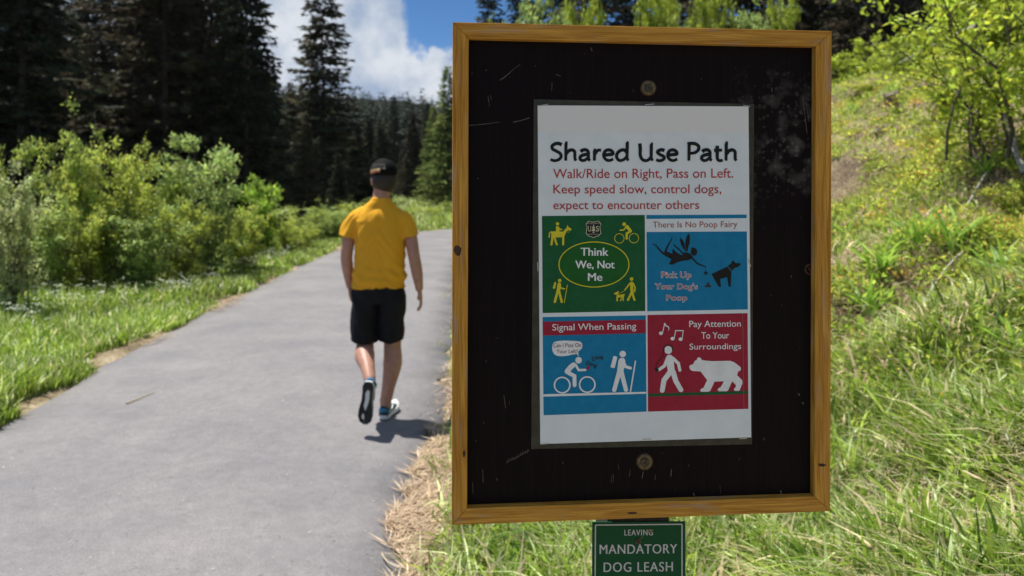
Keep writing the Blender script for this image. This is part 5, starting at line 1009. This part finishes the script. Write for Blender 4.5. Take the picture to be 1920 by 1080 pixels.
# tall dry stalks in front of the grass under the sign
k = 60; Y = rs_.uniform(2.2, 3.6, k); px = rs_.uniform(870, 1100, k); X = (px - CX) / F * Y
V_, Q_, T_ = blades(np.stack([X, Y, ground_h(X, Y)], 1), rs_.uniform(.15, .4, k), rs_.uniform(.005, .009, k), rs_.uniform(.05, .5, k), tints(k, rs_, [DRY, (.30, .18, .09)], [3, 1]), rs_)
tag(link('dry_stalks', np_mesh('dry_stalks', V_, Q_, M_STRAW, T_)), 'upright dry stalks standing in the grass below the sign', 'grass', kind='stuff')
# white wildflowers in the left verge
Cs = []
for px, py, n_, sx_, sy_ in [(125, 548, 90, 60, 10), (70, 562, 40, 40, 8), (335, 538, 60, 30, 8), (520, 470, 120, 50, 8), (455, 490, 80, 40, 8), (360, 500, 60, 45, 10), (290, 520, 40, 60, 10), (420, 460, 40, 40, 6), (30, 590, 40, 40, 10)]:
    for _ in range(int(n_ * .6)):
        x_, y_, _z = gz(px + rs_.normal(0, sx_), py + 34 + rs_.normal(0, sy_))
        if x_ < xl(y_) - .25: Cs.append((x_, y_, gh(x_, y_) + rs_.uniform(.26, .42)))
C = np.repeat(np.array(Cs), 6, 0); kk = len(C); C = C + rs_.normal(0, .028, (kk, 3)) * [1, 1, .3]
a_ = rs_.rand(kk) * 6.283; V_, Q_, T_ = leaves_np(C, np.stack([np.cos(a_), np.sin(a_), rs_.normal(0, .3, kk)], 1), np.stack([-np.sin(a_), np.cos(a_), rs_.normal(0, .3, kk)], 1), rs_.uniform(.02, .035, kk), rs_.uniform(.016, .028, kk), tints(kk, rs_, [(.46, .50, .40)], [1]))
tag(link('wildflowers', np_mesh('wildflowers', V_, Q_, M_LEAF, T_)), 'white wildflower heads in the grass before the left bushes', 'wildflowers', kind='stuff')

# strap leaved plants standing out of the bank
k = 26; V_, Q_, T_ = blades(np.zeros((k, 3)) + rs_.normal(0, .02, (k, 3)) * [1, 1, 0], rs_.uniform(.18, .38, k), rs_.uniform(.018, .032, k), rs_.uniform(.3, 1.1, k), tints(k, rs_, [(.20, .36, .05), (.34, .46, .12)], [2, 1]), rs_)
strap = np_mesh('strap_plant', V_, Q_, M_GRASS, T_)
for q, (px, py) in enumerate([(1845, 335), (1672, 185), (1600, 215), (1720, 470), (1650, 520), (1790, 470), (1880, 545), (1590, 455), (1750, 610), (1900, 690), (1625, 590)]):
    hx, hy = hit(px, py); o = link('strap_leaved_plant', strap); o.location = (hx, hy, gh(hx, hy) - .02); o.rotation_euler = (0, 0, q * 1.7); sc__ = .8 + .05 * (q % 7); o.scale = (sc__, sc__, sc__)
    tag(o, 'small green plant with broad strap leaves standing among the grass of the bank', 'plant', 'strap leaved plants on the bank')

# grit, needles and leaf scraps lying on the asphalt
k = 2400; Y = 2.3 * (22 / 2.3) ** rs_.rand(k); u = rs_.beta(.55, .55, k); X = xl(Y) * (1 - u) + xr(Y) * u; a_ = rs_.rand(k) * 6.283
D = np.stack([np.cos(a_), np.sin(a_), rs_.uniform(0, .25, k)], 1); S = np.stack([-np.sin(a_), np.cos(a_), rs_.uniform(0, .3, k)], 1); zz = .02 * (1 - (2 * u - 1) ** 4) - .001
V_, Q_, T_ = leaves_np(np.stack([X, Y, zz], 1), D, S, rs_.uniform(.005, .022, k), rs_.uniform(.002, .006, k), tints(k, rs_, [(.40, .33, .22), (.10, .075, .05), (.50, .47, .42), (.16, .12, .08)], [3, 3, 2, 2]))
tag(link('path_litter', np_mesh('path_litter', V_, Q_, M_STRAW, T_)), 'grit, needles and leaf scraps scattered on the asphalt', 'litter', kind='stuff')

# thin air between here and the far hillside
bm = bmesh.new(); bx(bm, -620, 620, -70, 760, -3, 150)
m = bpy.data.materials.new('haze'); m.use_nodes = True; n = m.node_tree.nodes; l = m.node_tree.links
for q in list(n):
    if q.type != 'OUTPUT_MATERIAL': n.remove(q)
pv = n.new('ShaderNodeVolumePrincipled'); pv.inputs['Color'].default_value = (.80, .88, 1, 1); pv.inputs['Density'].default_value = .00008; pv.inputs['Anisotropy'].default_value = .3
l.new(pv.outputs[0], [q for q in n if q.type == 'OUTPUT_MATERIAL'][0].inputs['Volume'])
tag(from_bm('haze', bm, m), 'thin blue haze in the valley air', 'haze', kind='stuff')
